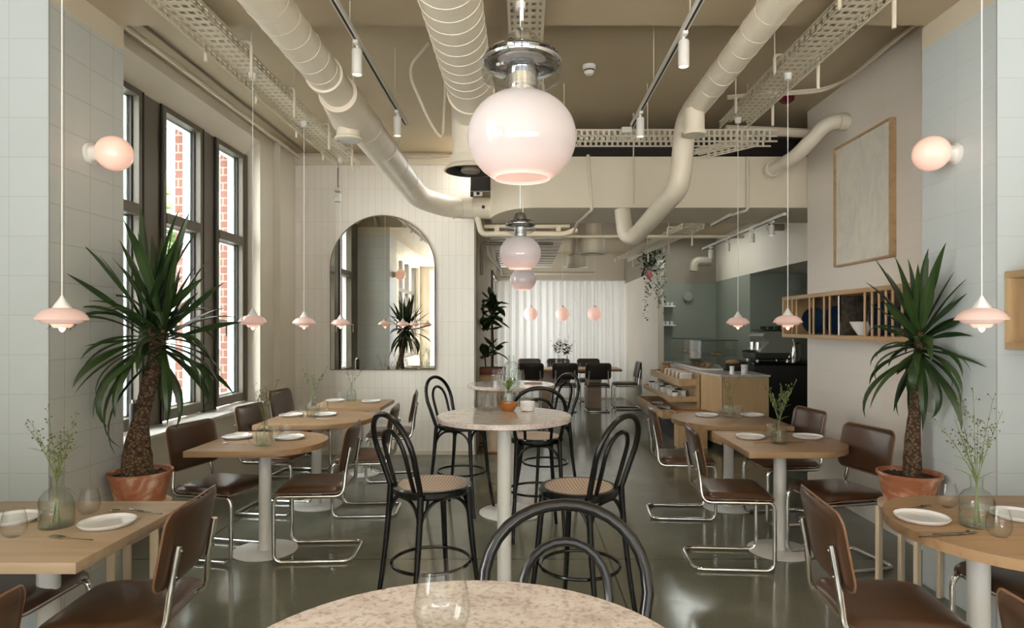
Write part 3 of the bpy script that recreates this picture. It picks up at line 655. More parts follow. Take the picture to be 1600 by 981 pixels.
t = thing('wall_speaker', 'small black and white speaker box above the duct end beside the diffuser', 'speaker', (-0.57, 7.9, 3.28))
MB().box((0,0,0), (.15,.10,.14), None, .008).build('cabinet', 'matblack', t)
MB().box((0.02,-.052,-.02), (.11,.01,.09), None, .003).build('front_plate', 'plastic', t)
MB().lathe([(0,0),(.02,0),(.022,.004),(0,.004)], 16, mtx=Matrix.Rotation(PI/2,4,'X'), c=(0.02,-.058,-.03)).build('knob', 'matblack', t)
MB().cyl((0,0.03,.07),(0,0.03,.52),.008,8).build('hanger_rod', 'darkpipe', t)
t = thing('junction_box', 'small white junction box fixed on the cross tray', 'junction box', (0.0+0.93, 5.74, 3.40))
MB().box((0,0,-.02), (.09,.05,.05), None, .005).build('housing', 'plastic', t)
MB().tube(rounded([(-.045,0,-.03),(-.05,0,-.09),(.02,0,-.12),(.12,0,-.05),(.12,.03,.02)], .04, 4), .006, 6).build('cable', 'tray', t)
def cushion(W, D, T, r, p=6, nx=18, ny=14, bottom=1.0):
    """pillow-like slab with rounded corners, in local x, y with thickness along z"""
    mb = MB(); lay = []
    for s in (1, -1):
        g = []
        for j in range(ny+1):
            row = []
            for i in range(nx+1):
                u = -1+2*i/nx; v = -1+2*j/ny
                u = math.sin(u*PI/2)*.35+u*.65; v = math.sin(v*PI/2)*.35+v*.65
                x, y = u*W/2, v*D/2; dx, dy = abs(x)-(W/2-r), abs(y)-(D/2-r)
                if dx > 0 and dy > 0:
                    k = max(dx, dy)/math.hypot(dx, dy); x = math.copysign(W/2-r+dx*k, x); y = math.copysign(D/2-r+dy*k, y)
                e = max(abs(u), abs(v)); h = T/2*math.sqrt(max(0, 1-e**p))
                row.append(mb.bm.verts.new((x, y, s*h*(1 if s > 0 else bottom))))
            g.append(row)
        lay.append(g)
    for g in lay:
        for j in range(ny):
            for i in range(nx): mb.bm.faces.new((g[j][i], g[j][i+1], g[j+1][i+1], g[j+1][i]))
    bmesh.ops.remove_doubles(mb.bm, verts=mb.bm.verts, dist=1e-5)
    return mb
def rrect(W, D, r, n=5):
    out = []
    for (cx, cy, a0) in ((W/2-r, D/2-r, 0), (-W/2+r, D/2-r, PI/2), (-W/2+r, -D/2+r, PI), (W/2-r, -D/2+r, 1.5*PI)):
        for k in range(n+1): a = a0+k*PI/2/n; out.append((cx+r*math.cos(a), cy+r*math.sin(a)))
    return out
def bend_back(v):
    # x, y(height), z(thickness) -> upright, leaning, slightly wrapped
    x, y, z = v; lean = math.radians(11)
    yy = -z + 0.42*x*x; zz = y
    return Vector((x, yy*math.cos(lean) - zz*math.sin(lean), zz*math.cos(lean) + yy*math.sin(lean))) + Vector((0, -0.243, 0.735))
def make_chair(leather, lname):
    t = thing('dining_chair', '', 'chair')
    s = cushion(.465, .455, .05, .07, 8, bottom=.8)
    for v in s.bm.verts: v.co.z -= .9*max(0, v.co.y-.10)**2; v.co += Vector((0, .015, .478))
    s.build('seat', leather, t)
    pl = MB().tube([(x, y+.015, .4665 - .9*max(0, y-.10)**2) for x, y in rrect(.464, .454, .07)], .0035, 6, closed=True).build('seat_piping', 'piping', t, 'lighter tan edge piping')
    b = cushion(.475, .30, .034, .055, 6)
    for v in b.bm.verts: v.co = bend_back(v.co)
    b = b.build('backrest', leather, t)
    MB().tube([bend_back((x, y, 0)) for x, y in rrect(.476, .301, .055)], .0045, 6, closed=True).build('piping', 'piping', b, 'lighter tan edge piping')
    def side(x): return [(x*.85, -.2625, .755), (x*.87, -.234, .60), (x, -.222, .438), (x, .215, .438), (x, .235, .40), (x, .235, .0135), (x, -.275, .0135)]
    R = [0, .1, .06, .05, .04, .06, .07]
    pts = side(.205) + list(reversed(side(-.205)))
    MB().tube(rounded(pts, R+list(reversed(R)), 6), .0132, 12).build('frame', 'chrome', t)
    MB().cyl((-.205, -.13, .438), (.205, -.13, .438), .008, 8).build('cross_brace', 'chrome', t)
    MB().cyl((-.205, .17, .434), (.205, .17, .434), .008, 8).build('cross_brace', 'chrome', t)
    for x in (-.176, .176):
        for z in (.64, .735):
            y = -.234-(z-.60)*.184
            MB().cyl((x, y-.012, z), (x, y-.018, z), .005, 8).build('screw', 'steel', t)
    t.scale = (1.02, 1.02, 1.045)
    return t
CH = Once(make_chair('leather', 'brown'))
FX, FXm, FYp, FYm = -PI/2, PI/2, 0, PI
G = 'brown leather cantilever chairs at the dining tables'
for (x, y, rz, lb) in [
    (-1.59, 2.58, FXm+.10, 'brown leather cantilever chair with its back to the aisle at the front left table'),
    (-2.22, 2.72, FX, 'brown leather cantilever chair mostly hidden behind the pole of the front left table'),
    (-1.60, 1.50, FXm+.05, 'brown leather chair whose back corner shows at the bottom left edge'),
    (-1.47, 4.58, FXm+.06, 'brown leather cantilever chair on the aisle side of the second left table'),
    (-2.16, 4.58, FX-.22, 'brown leather cantilever chair beside the left potted yucca with glossy light on its seat'),
    (-1.38, 5.62, FXm+.05, 'brown leather cantilever chair partly behind the left near bar stool, at the third left table'),
    (-2.18, 5.66, FX-.12, 'brown leather cantilever chair on the window side of the third left table'),
    (-1.41, 6.85, FXm+.12, 'brown leather cantilever chair on the aisle side of the farthest left table'),
    (-2.43, 7.02, FX-.12, 'brown leather cantilever chair on the window side of the farthest left table'),
    (1.46, 2.58, FX-.12, 'brown leather cantilever chair with its back to the aisle at the front right table'),
    (2.26, 2.80, FXm, 'brown leather cantilever chair on the wall side of the front right table'),
    (1.52, 1.48, FX-.05, 'brown leather chair whose back corner shows at the bottom right edge'),
    (1.43, 4.43, FX-.07, 'brown leather cantilever chair on the aisle side of the second right table'),
    (2.16, 4.40, FXm+.22, 'brown leather cantilever chair between the second right table and the right potted yucca'),
    (1.38, 5.55, FX-.07, 'brown leather cantilever chair on the aisle side of the third right table'),
    (2.18, 5.38, FXm+.12, 'brown leather cantilever chair on the wall side of the third right table'),
]: CH.put((x, y, 0), rz, lb, G)
DCH = Once(make_chair('darkleather', 'dark'))
G2 = 'dark chairs around the long table by the curtain'
for (x, y, rz, lb) in [
    (0.15, 12.35, FYp, 'dark cantilever chair on the near side of the long table, left one'),
    (0.80, 12.35, FYp, 'dark cantilever chair on the near side of the long table, middle one'),
    (1.43, 12.35, FYp, 'dark cantilever chair on the near side of the long table, right one'),
    (0.14, 13.55, FYm, 'dark cantilever chair on the curtain side of the long table, left one'),
    (0.76, 13.55, FYm, 'dark cantilever chair on the curtain side of the long table, behind the flowers'),
    (1.41, 13.55, FYm, 'dark cantilever chair on the curtain side of the long table, right one'),
    (2.02, 12.62, FXm, 'dark cantilever chair at the right end of the long table'),
]: DCH.put((x, y, 0), rz, lb, G2)

# ---------------------------------------------------------------- bentwood bar stools
def make_stool():
    t = thing('bar_stool', '', 'bar stool')
    yb = lambda z: -.168-(z-.74)*.30
    arch = [(.162, -.172, .745), (.175, yb(.80), .80), (.19, yb(.90), .90)]
    for k in range(17):
        a = PI*k/16; z = .965+.20*math.sin(a)**.85 if 0 < k < 16 else .965; arch.append((.203*math.cos(a), yb(z), z))
    arch += [(-x, y, z) for x, y, z in reversed(arch[:3])]
    MB().tube(arch, .0150, 12).build('back_hoop', 'black', t)
    arch = [(.098, -.175, .765), (.102, yb(.85), .85)]
    for k in range(13):
        a = PI*k/12; z = .955+.125*math.sin(a)**.85 if 0 < k < 12 else .955; arch.append((.107*math.cos(a), yb(z)+.002, z))
    arch += [(-x, y, z) for x, y, z in reversed(arch[:2])]
    MB().tube(arch, .0115, 10).build('inner_hoop', 'black', t)
    legs = []
    for sx in (-1, 1):
        legs.append([(sx*.162, -.172, .76), (sx*.170, -.185, .55), (sx*.180, -.210, .30), (sx*.195, -.255, 0)])
        legs.append([(sx*.128, .140, .735), (sx*.140, .155, .50), (sx*.158, .178, .25), (sx*.182, .215, 0)])
    for lg in legs:
        pts = rounded(lg, .12, 3); n = len(pts); MB().tube(pts, [.0175-.0045*i/(n-1) for i in range(n)], 12).build('leg', 'black', t)
    MB().lathe([(.180,.765),(.205,.765),(.214,.757),(.214,.733),(.206,.722),(.175,.722),(.172,.745),(.180,.765)], 40, (0,-.005,0)).build('seat_ring', 'black', t)
    MB().lathe([(0,.756),(.10,.757),(.182,.7655),(.182,.750),(0,.742)], 40, (0,-.005,0)).build('cane_seat', 'cane', t, 'woven cane seat panel')
    MB().torus((0, -.013, .345), .212, .0095, 40, 8).build('foot_ring', 'black', t)
    def lp(lg, z):
        for a, b in zip(lg, lg[1:]):
            if a[2] >= z >= b[2]: k = (a[2]-z)/(a[2]-b[2]); return Vector(a).lerp(Vector(b), k)
    order = [legs[0], legs[1], legs[3], legs[2]]
    for i in range(4):
        A, B = order[i], order[(i+1) % 4]; a, b = lp(A, .47), lp(B, .47); a2, b2 = lp(A, .64), lp(B, .64)
        m1 = (a2.lerp(b2, .25)); m2 = (a2.lerp(b2, .75)); m1.z = m2.z = .712
        MB().tube(rounded([a, a2.lerp(b2, .03), m1, m2, b2.lerp(a2, .03), b], .09, 6), .0095, 8).build('arched_brace', 'black', t)
    return t
ST = Once(make_stool())
G = 'black bentwood bar stools with cane seats'
for (x, y, rz, lb) in [
    (-0.49, 3.50, FX+.68, 'black bentwood bar stool with cane seat left of the near round bar table'),
    (0.295, 3.44, FXm-.66, 'black bentwood bar stool with cane seat right of the near round bar table'),
    (0.105, 1.34, FYm, 'black bentwood bar stool whose hoop back rises behind the foreground terrazzo table'),
    (-0.53, 5.65, FX-.42, 'black bentwood bar stool left of the far bar table, against the slim tiled wall'),
    (0.105, 5.03, .06, 'black bentwood bar stool seen from behind just beyond the near round bar table'),
    (0.20, 6.02, FXm+.55, 'black bentwood bar stool right of the far bar table, hoop above the nearer one'),
]: ST.put((x, y, 0), rz, lb, G)

# ---------------------------------------------------------------- tables
TZ = 0.775
def table_base(t, h, r, pr, z):
    MB().lathe([(0,0),(r-.004,0),(r,.004),(r,.010),(r-.006,.014),(pr+.01,.016),(0,.016)], 48).build('base_plate', 'whitesteel', t)
    MB().lathe([(pr,.014),(pr,z-.006),(0,z-.006),(0,.014),(pr,.014)], 28).build('pole', 'whitesteel', t)
    MB().bb(-.2, .2, -.03, .03, z-.006, z, 0.0).bb(-.03, .03, -.2, .2, z-.0061, z-.0005).build('top_bracket', 'matblack', t)
def dining_table(label, x0, x1, y0, y1, end, bx, by, m='oak'):
    t = thing('dining_table', label, 'table', (bx, by, 0), 0, 'oak dining tables on white poles')
    r = (y1-y0)/2; c = (y0+y1)/2; out = []
    def arcpts(cx, sgn, rx):
        return [(cx+sgn*rx*math.cos(a), c+r*math.sin(a)) for a in [(-PI/2+PI*k/20) for k in range(21)]]
    if end == 'R': out = [(x0, y1), (x0, y0)] + arcpts(x1-r*.85, 1, r*.85)
    elif end == 'L': out = [(x1, y0), (x1, y1)] + [p for p in reversed(arcpts(x0+r*.85, -1, r*.85))]
    else: out = [(x0, y0), (x1, y0), (x1, y1), (x0, y1)]
    out = [(x-bx, y-by) for x, y in out]
    MB().prism(out, TZ-.042, TZ, .003).build('tabletop', m, t, smooth=True)
    table_base(t, 0, .225, .044, TZ-.042)
    return t
dining_table('square-ended pale oak table in the left foreground', -2.52, -1.60, 2.29, 3.10, 'S', -2.03, 2.74, 'oakpale')
dining_table('oak table with rounded aisle end, second on the left', -2.30, -1.46, 4.33, 5.14, 'R', -1.86, 4.62)
dining_table('oak table with rounded aisle end, third on the left', -2.32, -1.40, 5.48, 6.42, 'R', -1.87, 5.80)
dining_table('square-ended oak table farthest on the left, below the mirror', -2.25, -1.49, 6.68, 7.42, 'S', -1.80, 7.04)
dining_table('large oak table with rounded aisle end in the right foreground', 1.61, 2.50, 2.25, 3.20, 'L', 1.965, 2.76)
dining_table('oak table with rounded wall end, second on the right', 1.52, 2.35, 4.30, 5.16, 'R', 1.855, 4.62)
dining_table('oak table with rounded aisle end, third on the right', 1.38, 2.30, 5.42, 6.36, 'L', 1.845, 5.74)
BZ = 1.12
def bar_table(label, x, y, br=.25):
    t = thing('bar_table', label, 'bar table', (x, y, 0), 0, 'round terrazzo bar tables')
    MB().lathe([(0,BZ-.032),(.368,BZ-.032),(.38,BZ-.026),(.38,BZ-.006),(.375,BZ),(0,BZ)], 72).build('tabletop', 'terrazzo', t)
    table_base(t, 0, br, .040, BZ-.032)
bar_table('round pink terrazzo bar table filling the bottom edge of the view', -0.095, 0.886)
bar_table('round pink terrazzo bar table with glasses between the two near bar stools', -0.105, 3.62)
bar_table('round pink terrazzo bar table farther back near the tiled wall edge', -0.10, 5.57, .28)
# long oak table by the curtain
t = thing('long_dining_table', 'long oak table with trestle ends set in front of the white curtain', 'table', (0.92, 12.95, 0))
MB().bb(-1.02, 1.03, -.40, .40, .735, .78, .004).build('tabletop', 'oak', t)
for x in (-.45, .50): MB().prism([(x-.14,-.22),(x+.14,-.22),(x+.14,.22),(x-.14,.22)], 0, .735, .01).build('pedestal', 'oakpale', t)
# ---------------------------------------------------------------- plant stools
def plant_stool(label, x, y, rz, h):
    t = thing('plant_stool', label, 'stool', (x, y, 0), rz, 'pale birch stools under the yuccas')
    MB().lathe([(0,h-.03),(.165,h-.03),(.17,h-.025),(.17,h-.004),(.166,h),(0,h)], 40).build('seat', 'birch', t)
    for sx in (-1, 1):
        for sy in (-1, 1): MB().box((sx*.115, sy*.115, (h-.03)/2), (.045, .024, h-.03), None, .003).build('leg', 'birch', t)
plant_stool('pale birch stool carrying the right yucca, behind the front right table', 2.335, 3.87, .5, .555)
plant_stool('pale birch stool carrying the left yucca, behind the front left table', -2.33, 3.90, .2, .555)

# ---------------------------------------------------------------- potted yuccas
def leaf(mb, base, az, el, L, wd, droop, twist=0.0, n=9, lim=None):
    """sword leaf as a folded strip"""
    d = Vector((math.cos(az)*math.cos(el), math.sin(az)*math.cos(el), math.sin(el))); p = Vector(base); rows = []
    side = Vector((-math.sin(az), math.cos(az), 0))
    for i in range(n+1):
        t = i/n
        w = wd*(0.45+1.1*t if t < .5 else 1.0*(1-((t-.5)/.5)**1.6)+.0)*.5
        e = el - droop*t*t; dd = Vector((math.cos(az)*math.cos(e), math.sin(az)*math.cos(e), math.sin(e)))
        nrm = side.cross(dd).normalized(); sd = (side*math.cos(twist*t)+nrm*math.sin(twist*t))
        rows.append([mb.bm.verts.new(p - sd*w + nrm*w*.35), mb.bm.verts.new(p - nrm*.001), mb.bm.verts.new(p + sd*w + nrm*w*.35)])
        p = p + dd*(L/n)
        if lim and p.x*lim[0] > lim[1]: p.x = lim[0]*(lim[1]-.004*i)
    for a, b in zip(rows, rows[1:]):
        for k in (0, 1): mb.bm.faces.new((a[k], a[k+1], b[k+1], b[k]))
def yucca(label, loc, trunk, heads, seed, tr, rp, bias):
    rnd = random.Random(seed)
    t = thing('potted_yucca', label, 'plant', loc)
    hp = .185
    MB().lathe([(0,0),(rp*.74,0),(rp*.78,.006),(rp*.98,hp-.02),(rp*1.03,hp-.018),(rp*1.04,hp),(rp*.97,hp),(rp*.94,hp-.03),(0,hp-.03)], 40).build('pot', 'terracotta', t)
    s = MB().lathe([(0,hp-.018),(rp*.5,hp-.02),(rp*.945,hp-.028)], 32)
    for k in range(60):
        a, q = rnd.uniform(0, 2*PI), rp*.88*math.sqrt(rnd.random()); s.ball((q*math.cos(a), q*math.sin(a), hp-.02), rnd.uniform(.003, .008), 1)
    s.build('soil', 'soil', t)
    pts = rounded(trunk, .3, 6); N = len(pts); rr = []
    for i in range(N): k = i/(N-1); rr.append((tr[0]+(tr[1]-tr[0])*min(1, k*2.2) - .003*k)*(1+.03*math.sin(i*2.3)))
    MB().tube(pts, rr, 18).build('trunk', 'bark', t)
    for (hx, hy, hz, n, L, spread) in heads:
        h = MB().tube([Vector(trunk[-1])+Vector((0,0,-.05)), (hx, hy, hz)], [.03,.022], 12).build('branch_stub', 'bark', t)
        f = MB()
        for k in range(n):
            q = k/n; az = k*2.399963+rnd.uniform(-.35, .35)
            el = math.radians(84-120*q*spread)+rnd.uniform(-.22, .22)
            dl = L*(1-.36*math.sin(PI*min(1, q*1.1)))*rnd.uniform(.74, 1.06)
            wx = math.cos(az)*math.cos(el)*bias
            reach = dl*max(.1, math.cos(el))*.95; c = math.cos(az)*(1 if bias > 0 else -1); room = .150-hx*(1 if bias > 0 else -1)
            if c*reach > room:
                c2 = max(-1, min(1, room/reach)); sg = -1 if math.sin(az) < .35 else 1
                az = math.atan2(sg*math.sqrt(1-c2*c2), c2*(1 if bias > 0 else -1))
            droop = rnd.uniform(.15, .5) if q < .35 else rnd.uniform(.3, 2.3)
            leaf(f, (hx+math.cos(az)*.012, hy+math.sin(az)*.012, hz-.19*q+.02), az, el, dl, rnd.uniform(.046, .066), droop, rnd.uniform(-.9, .9), 11)
        f.build('foliage', 'leaf', t, fixn=False)
    return t
yucca('tall two-headed yucca in a terracotta pot beside the left window', (-2.33, 3.90, .556),
      [(-.02,0,.15),(-.02,0,.40),(0.05,0,.70),(.10,0,.90)], [(.04,.0,1.10,42,.74,1.0),(.15,-.02,1.08,34,.70,1.0),(.09,.03,1.12,10,.66,.5)], 11, (.088,.046), .172, -.9)
yucca('tall single-headed yucca in a limewashed pot by the right tiled pier', (2.335, 3.87, .556),
      [(0.02,0,.15),(0.02,0,.4),(.05,0,.7),(.06,0,.90)], [(.06,0,1.05,46,.56,1.12),(.06,-.01,1.03,16,.52,1.25)], 23, (.052,.036), .172, .9)
# ---------------------------------------------------------------- small tiered pendants
def make_pendant():
    t = thing('pendant_lamp', '', 'pendant lamp')
    MB().lathe([(0,.160),(.006,.160),(.010,.150),(.034,.113),(.036,.105),(0,.105)], 32).build('cap', 'white', t, 'white cone cap')
    MB().lathe([(.034,.108),(.055,.104),(.078,.092),(.092,.076),(.1025,.057),(.1015,.055),(.080,.056),(.074,.056)], 48).build('shade', 'pink_shade', t)
    MB().lathe([(.084,.057),(.078,.047),(.070,.040),(.066,.039),(.03,.040)], 48).build('middle_tier', 'pink_shade', t)
    MB().lathe([(.043,.040),(.037,.028),(.031,.022),(.014,.022)], 40).build('lower_tier', 'pink_tier', t, 'glowing lowest tier')
    MB().lathe([(.013,.026),(.013,.018),(.008,.008),(0,.002)], 20).build('bulb', 'bulb', t, 'lit bulb tip')
    return t
PZ = 1.592
def cord_and_canopy(t, z, canopy=True):
    MB().cyl((0,0,.158), (0,0,z-PZ-.04), .0028, 8).build('cord', 'white', t)
    MB().lathe([(0,z-PZ-.055),(.022,z-PZ-.052),(.030,z-PZ-.01),(.032,z-PZ),(0,z-PZ)], 24).build('canopy', 'plastic', t)
P0 = make_pendant(); cord_and_canopy(P0, 3.455); PD = Once(P0)
G = 'small pink tiered pendant lamps over the dining tables'
for (px, y, lb) in [(97, 2.77, 'nearest pink tiered pendant lamp on the left, over the front left table'),
    (395, 4.63, 'pink tiered pendant lamp in front of the far window, over the second left table'),
    (475, 5.72, 'pink tiered pendant lamp left of the mirror, over the third left table'),
    (532, 6.95, 'farthest left pink tiered pendant lamp, hanging before the mirror edge'),
    (1534, 2.77, 'nearest pink tiered pendant lamp on the right, over the front right table'),
    (1231, 4.63, 'pink tiered pendant lamp in front of the plate shelf, over the second right table'),
    (1153, 5.62, 'pink tiered pendant lamp over the third right table, in front of the kitchen')]:
    PD.put(((px-VX)*y/F, y, PZ), 0, lb, G)
for (px, y) in ((97, 2.77), (1534, 2.77), (395, 4.63), (1231, 4.63)): pass
# ---------------------------------------------------------------- big opal globes on chrome fittings
def make_globe():
    t = thing('globe_pendant', '', 'pendant lamp')
    pr = [(0,.006),(.056,.006),(.060,.002),(.064,.006)]
    for k in range(27):
        a = -1.0+(1.0+1.28)*k/26; pr.append((.1175*math.cos(a)**.95, .104+.104*(math.sin(a)/math.sin(1.28) if a > 0 else math.sin(a)/math.sin(1.0)*.93)))
    pr += [(.033,.2085)]
    MB().lathe([(r, z*.90) for r, z in pr], 64).build('globe', 'globe', t)
    MB().lathe([(.034,.205),(.034,.262),(.031,.262)], 40, (0,0,-.0205)).build('chrome_neck', 'lampchrome', t)
    MB().lathe([(.033,.257),(.070,.259),(.084,.268),(.0865,.272),(.0865,.276),(.080,.277),(.048,.268),(.046,.275),(.048,.292),(.078,.286),(.080,.288),(.070,.297),(.050,.301),(.040,.301)], 56, (0,0,-.0205)).build('chrome_disc', 'lampchrome', t)
    MB().lathe([(.040,.300),(.036,.312),(.034,.326),(.022,.340),(.008,.345),(.004,.348)], 40, (0,0,-.0205)).build('chrome_dome', 'lampchrome', t)
    MB().lathe([(.036,.222),(.060,.224),(.085,.238),(.088,.254),(.082,.268),(.080,.266),(.085,.252),(.083,.240),(.060,.2265)], 48, (0,0,-.0205)).build('glass_collar', 'glass', t, 'clear glass collar')
    MB().cyl((0,0,.345), (0,0,3.45-1.932), .0035, 8).build('cord', 'white', t)
    MB().lathe([(0,3.40-1.932),(.03,3.40-1.932),(.032,3.45-1.932),(0,3.45-1.932)], 24).build('canopy', 'plastic', t)
    return t
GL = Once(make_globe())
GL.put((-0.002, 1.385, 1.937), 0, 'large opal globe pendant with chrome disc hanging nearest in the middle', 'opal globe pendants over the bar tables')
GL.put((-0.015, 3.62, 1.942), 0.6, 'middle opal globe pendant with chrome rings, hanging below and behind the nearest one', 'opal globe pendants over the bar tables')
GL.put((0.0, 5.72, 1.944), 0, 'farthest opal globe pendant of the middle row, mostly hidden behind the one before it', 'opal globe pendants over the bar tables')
# three round globes over the long table
def far_globe():
    t = thing('round_pendant', '', 'pendant lamp')
    pr = [(0,-.14)]+[(.14*math.cos(a), .14*math.sin(a)) for a in [(-PI/2+PI*k/20) for k in range(1, 20)]]+[(0,.14)]
    MB().lathe(pr, 40).build('globe', 'farglobe', t)
    MB().lathe([(0,.135),(.035,.135),(.03,.165),(0,.175)], 20).build('cap', 'plastic', t)
    MB().cyl((0,0,.17), (0,0,3.27-1.875), .005, 6).build('cord', 'plastic', t)
    return t
FG = Once(far_globe())
for x, lb in ((.155, 'left'), (.80, 'middle'), (1.45, 'right')):
    FG.put((x, 12.95, 1.875), 0, '%s one of the three pink round globes in front of the curtain' % lb, 'pink globes over the long table')
# wall sconces on the piers
def sconce(label, s):
    t = thing('wall_sconce', label, 'wall lamp', (s*2.519, 3.72, 2.625), 0 if s < 0 else PI, 'globe sconces on the tiled piers')
    R = Matrix.Rotation(PI/2, 4, 'Y')
    MB().lathe([(0,0),(.062,0),(.062,.018),(.050,.022),(.046,.058),(0,.058)], 36, mtx=R).build('wall_mount', 'plastic', t)
    pr = [(.1*math.sin(a), .145-.1*math.cos(a)) for a in [PI*k/24 for k in range(25)]]
    MB().lathe([(max(0, r), z) for r, z in pr], 48, mtx=R).build('globe', 'sconce_glow', t)
sconce('glowing peach globe sconce on the left tiled pier', -1)
sconce('pink globe sconce on the right tiled pier above the second shelf', 1)
# real light given by the lamps
def pt(name, loc, e, col, r=.04):
    l = bpy.data.lights.new(name, 'POINT'); l.energy = e; l.color = col; l.shadow_soft_size = r
    o = bpy.data.objects.new(name, l); C.objects.link(o); o.location = loc
for (x, y) in ((-1.0, 3.86), (-1.0, 5.10), (.94, 3.74), (.94, 5.12)):
    l = bpy.data.lights.new('spot_light', 'SPOT'); l.energy = 14; l.color = (1, .84, .68); l.spot_size = 1.1; l.spot_blend = .8; l.shadow_soft_size = .03
    o = bpy.data.objects.new('spot_light', l); C.objects.link(o); o.location = (x, y, 3.10)
# ---------------------------------------------------------------- arched mirror, framed panel
t = thing('arched_mirror', 'tall arched mirror with thin dark edge on the slim tiled wall', 'mirror', (-1.77, 8.088, 0))
out = [(.66, 1.075), (.66, 2.36)]+[(.66*math.cos(a), 2.36+.66*math.sin(a)) for a in [PI*k/40 for k in range(1, 40)]]+[(-.66, 2.36), (-.66, 1.075)]
m = MB(); lo = [m.bm.verts.new((x, -.012, z)) for x, z in out]; m.bm.faces.new(lo); m.build('mirror_glass', 'mirror', t, smooth=False)
m = MB().tube([(x, -.008, z) for x, z in out], .008, 8, closed=True); m.build('mirror_edge', 'darkpipe', t, 'thin dark edge')
m = MB(); a = [m.bm.verts.new((x, -.009, z)) for x, z in out]; b = [m.bm.verts.new((x, .010, z)) for x, z in out]
m.bm.faces.new(b); [m.bm.faces.new((a[k], a[(k+1) % len(a)], b[(k+1) % len(a)], b[k])) for k in range(len(a))]; m.bm.faces.new(a); m.build('backing', 'matblack', t)
t = thing('framed_panel', 'large framed cream textured panel high on the right wall', 'picture', (2.888, 5.40, 2.70))
MB().bb(-.03, 0, -.435, .435, -.525, .525).build('canvas', 'art', t)
f = MB().bb(-.05, 0, -.450, -.435, -.540, .540).bb(-.05, 0, .435, .450, -.540, .540).bb(-.0499, 0, -.435, .435, -.540, -.525).bb(-.0499, 0, -.435, .435, .525, .540)
f.build('frame', 'oaky', t, 'thin oak frame')
# ---------------------------------------------------------------- oak plate shelves on the right wall
def shelf(label, x0, x1, y0, y1, z0, z1, dow, back=()):
    t = thing('wall_shelf', label, 'shelf', (x1, (y0+y1)/2, z0)); L = y1-y0; D = x1-x0; Hh = z1-z0
    MB().bb(-D, 0, -L/2, L/2, 0, .035, .002).build('bottom_board', 'oaky', t)
    MB().bb(-D, 0, -L/2, L/2, Hh-.035, Hh, .002).build('top_board', 'oaky', t)
    MB().bb(-D+.001, 0, -L/2, -L/2+.03, .035, Hh-.035).build('end_board', 'oakz', t)
    MB().bb(-D+.001, 0, L/2-.03, L/2, .035, Hh-.035).build('end_board', 'oakz', t)
    MB().bb(-.012, -.001, -L/2+.03, L/2-.03, .035, Hh-.035).build('back_panel', wood('shelf_back', (.10,.065,.04), (.06,.04,.024), .6, 'Y'), t, 'darker back panel')
    for y in dow: MB().cyl((-D+.022, y-(y0+y1)/2, .034), (-D+.022, y-(y0+y1)/2, Hh-.034), .0095, 10).build('dowel', 'oakz', t)
    for y in back: MB().cyl((-.05, y-(y0+y1)/2, .034), (-.05, y-(y0+y1)/2, Hh-.034), .0095, 10).build('dowel', 'oakz', t)
    return t
xf = 2.60+.022
yd = lambda px: xf*F/(px-VX)
SH = shelf('oak dowel shelf with blue plates on the right wall beside the kitchen', 2.60, 2.889, 4.24, 6.42, 1.512, 1.915,
      [yd(1200+x/6.667) for x in (255, 300, 435, 475, 585, 645, 1010, 1085, 1158, 1230, 1300, 1400)] , [6.3, 4.7])
shelf('oak shelf at the right edge on the nearer side of the tiled pier', 2.555, 2.889, 1.6, 3.395, 1.50, 1.91, [3.25, 3.0, 2.6, 2.2], [3.1, 2.8, 2.4])
def plate_up(label, y, r, m, x=2.77, tilt=.16, z=1.548, yaw=0.0):
    t = thing('display_plate', label, 'plate', (x, y, z)); 
    R = Matrix.Rotation(yaw, 4, 'Z') @ Matrix.Translation((0,0,r)) @ Matrix.Rotation(-PI/2+tilt, 4, 'Y')
    MB().lathe([(0,0),(r*.6,0),(r*.75,.008),(r*.985,.020),(r,.024),(r*.97,.027),(r*.72,.016),(r*.6,.008),(0,.008)], 40, mtx=R).build('dish', m, t)
    MB().lathe([(r*.985,.0225),(r*1.004,.024),(r*.975,.0275),(r*.985,.0225)], 40, mtx=R).build('rim', 'whitesteel' if m == 'navy' else m, t, 'worn pale rim')
plate_up('navy blue plate standing in the shelf, closest to the kitchen', 6.02, .125, M['navy'], x=2.735, tilt=.1, yaw=PI/2)
plate_up('navy blue plate standing in the middle of the shelf left of the dark board', 5.60, .125, M['navy'], x=2.735, tilt=.1, yaw=PI/2)
plate_up('teal blue plate standing in the shelf right of the white bowl', 4.86, .13, M['navy'], x=2.735, tilt=.1, yaw=PI/2)
plate_up('dark blue plate at the near end of the shelf, hidden by yucca leaves', 4.50, .13, M['navy'], x=2.735, tilt=.1, yaw=PI/2)
t = thing('white_bowl', 'white ceramic bowl standing in the oak plate shelf', 'bowl', (2.73, 5.14, 1.548))
MB().lathe([(0,0),(.035,0),(.04,.008),(.075,.06),(.098,.108),(.095,.109),(.07,.064),(.03,.014),(0,.012)], 40).build('bowl_body', 'ceramic', t)
MB().lathe([(.092,.106),(.099,.108),(.095,.111),(.092,.106)], 40).build('rim', 'ceramic', t)
t = thing('stone_board', 'square dark veined stone board standing upright behind the white bowl', 'board', (2.735, 5.30, 1.548))
MB().bb(-.115,.125,-.008,.008,0,.32,.003).build('slab', 'darkstone', t)
MB().bb(-.12,-.105,-.012,.012,0,.325).build('steel_edge', 'steel', t, 'grey metal edge')
plate_up('dark blue plate in the near shelf at the right edge', 3.05, .13, M['navy'], x=2.735, tilt=.1, yaw=PI/2)
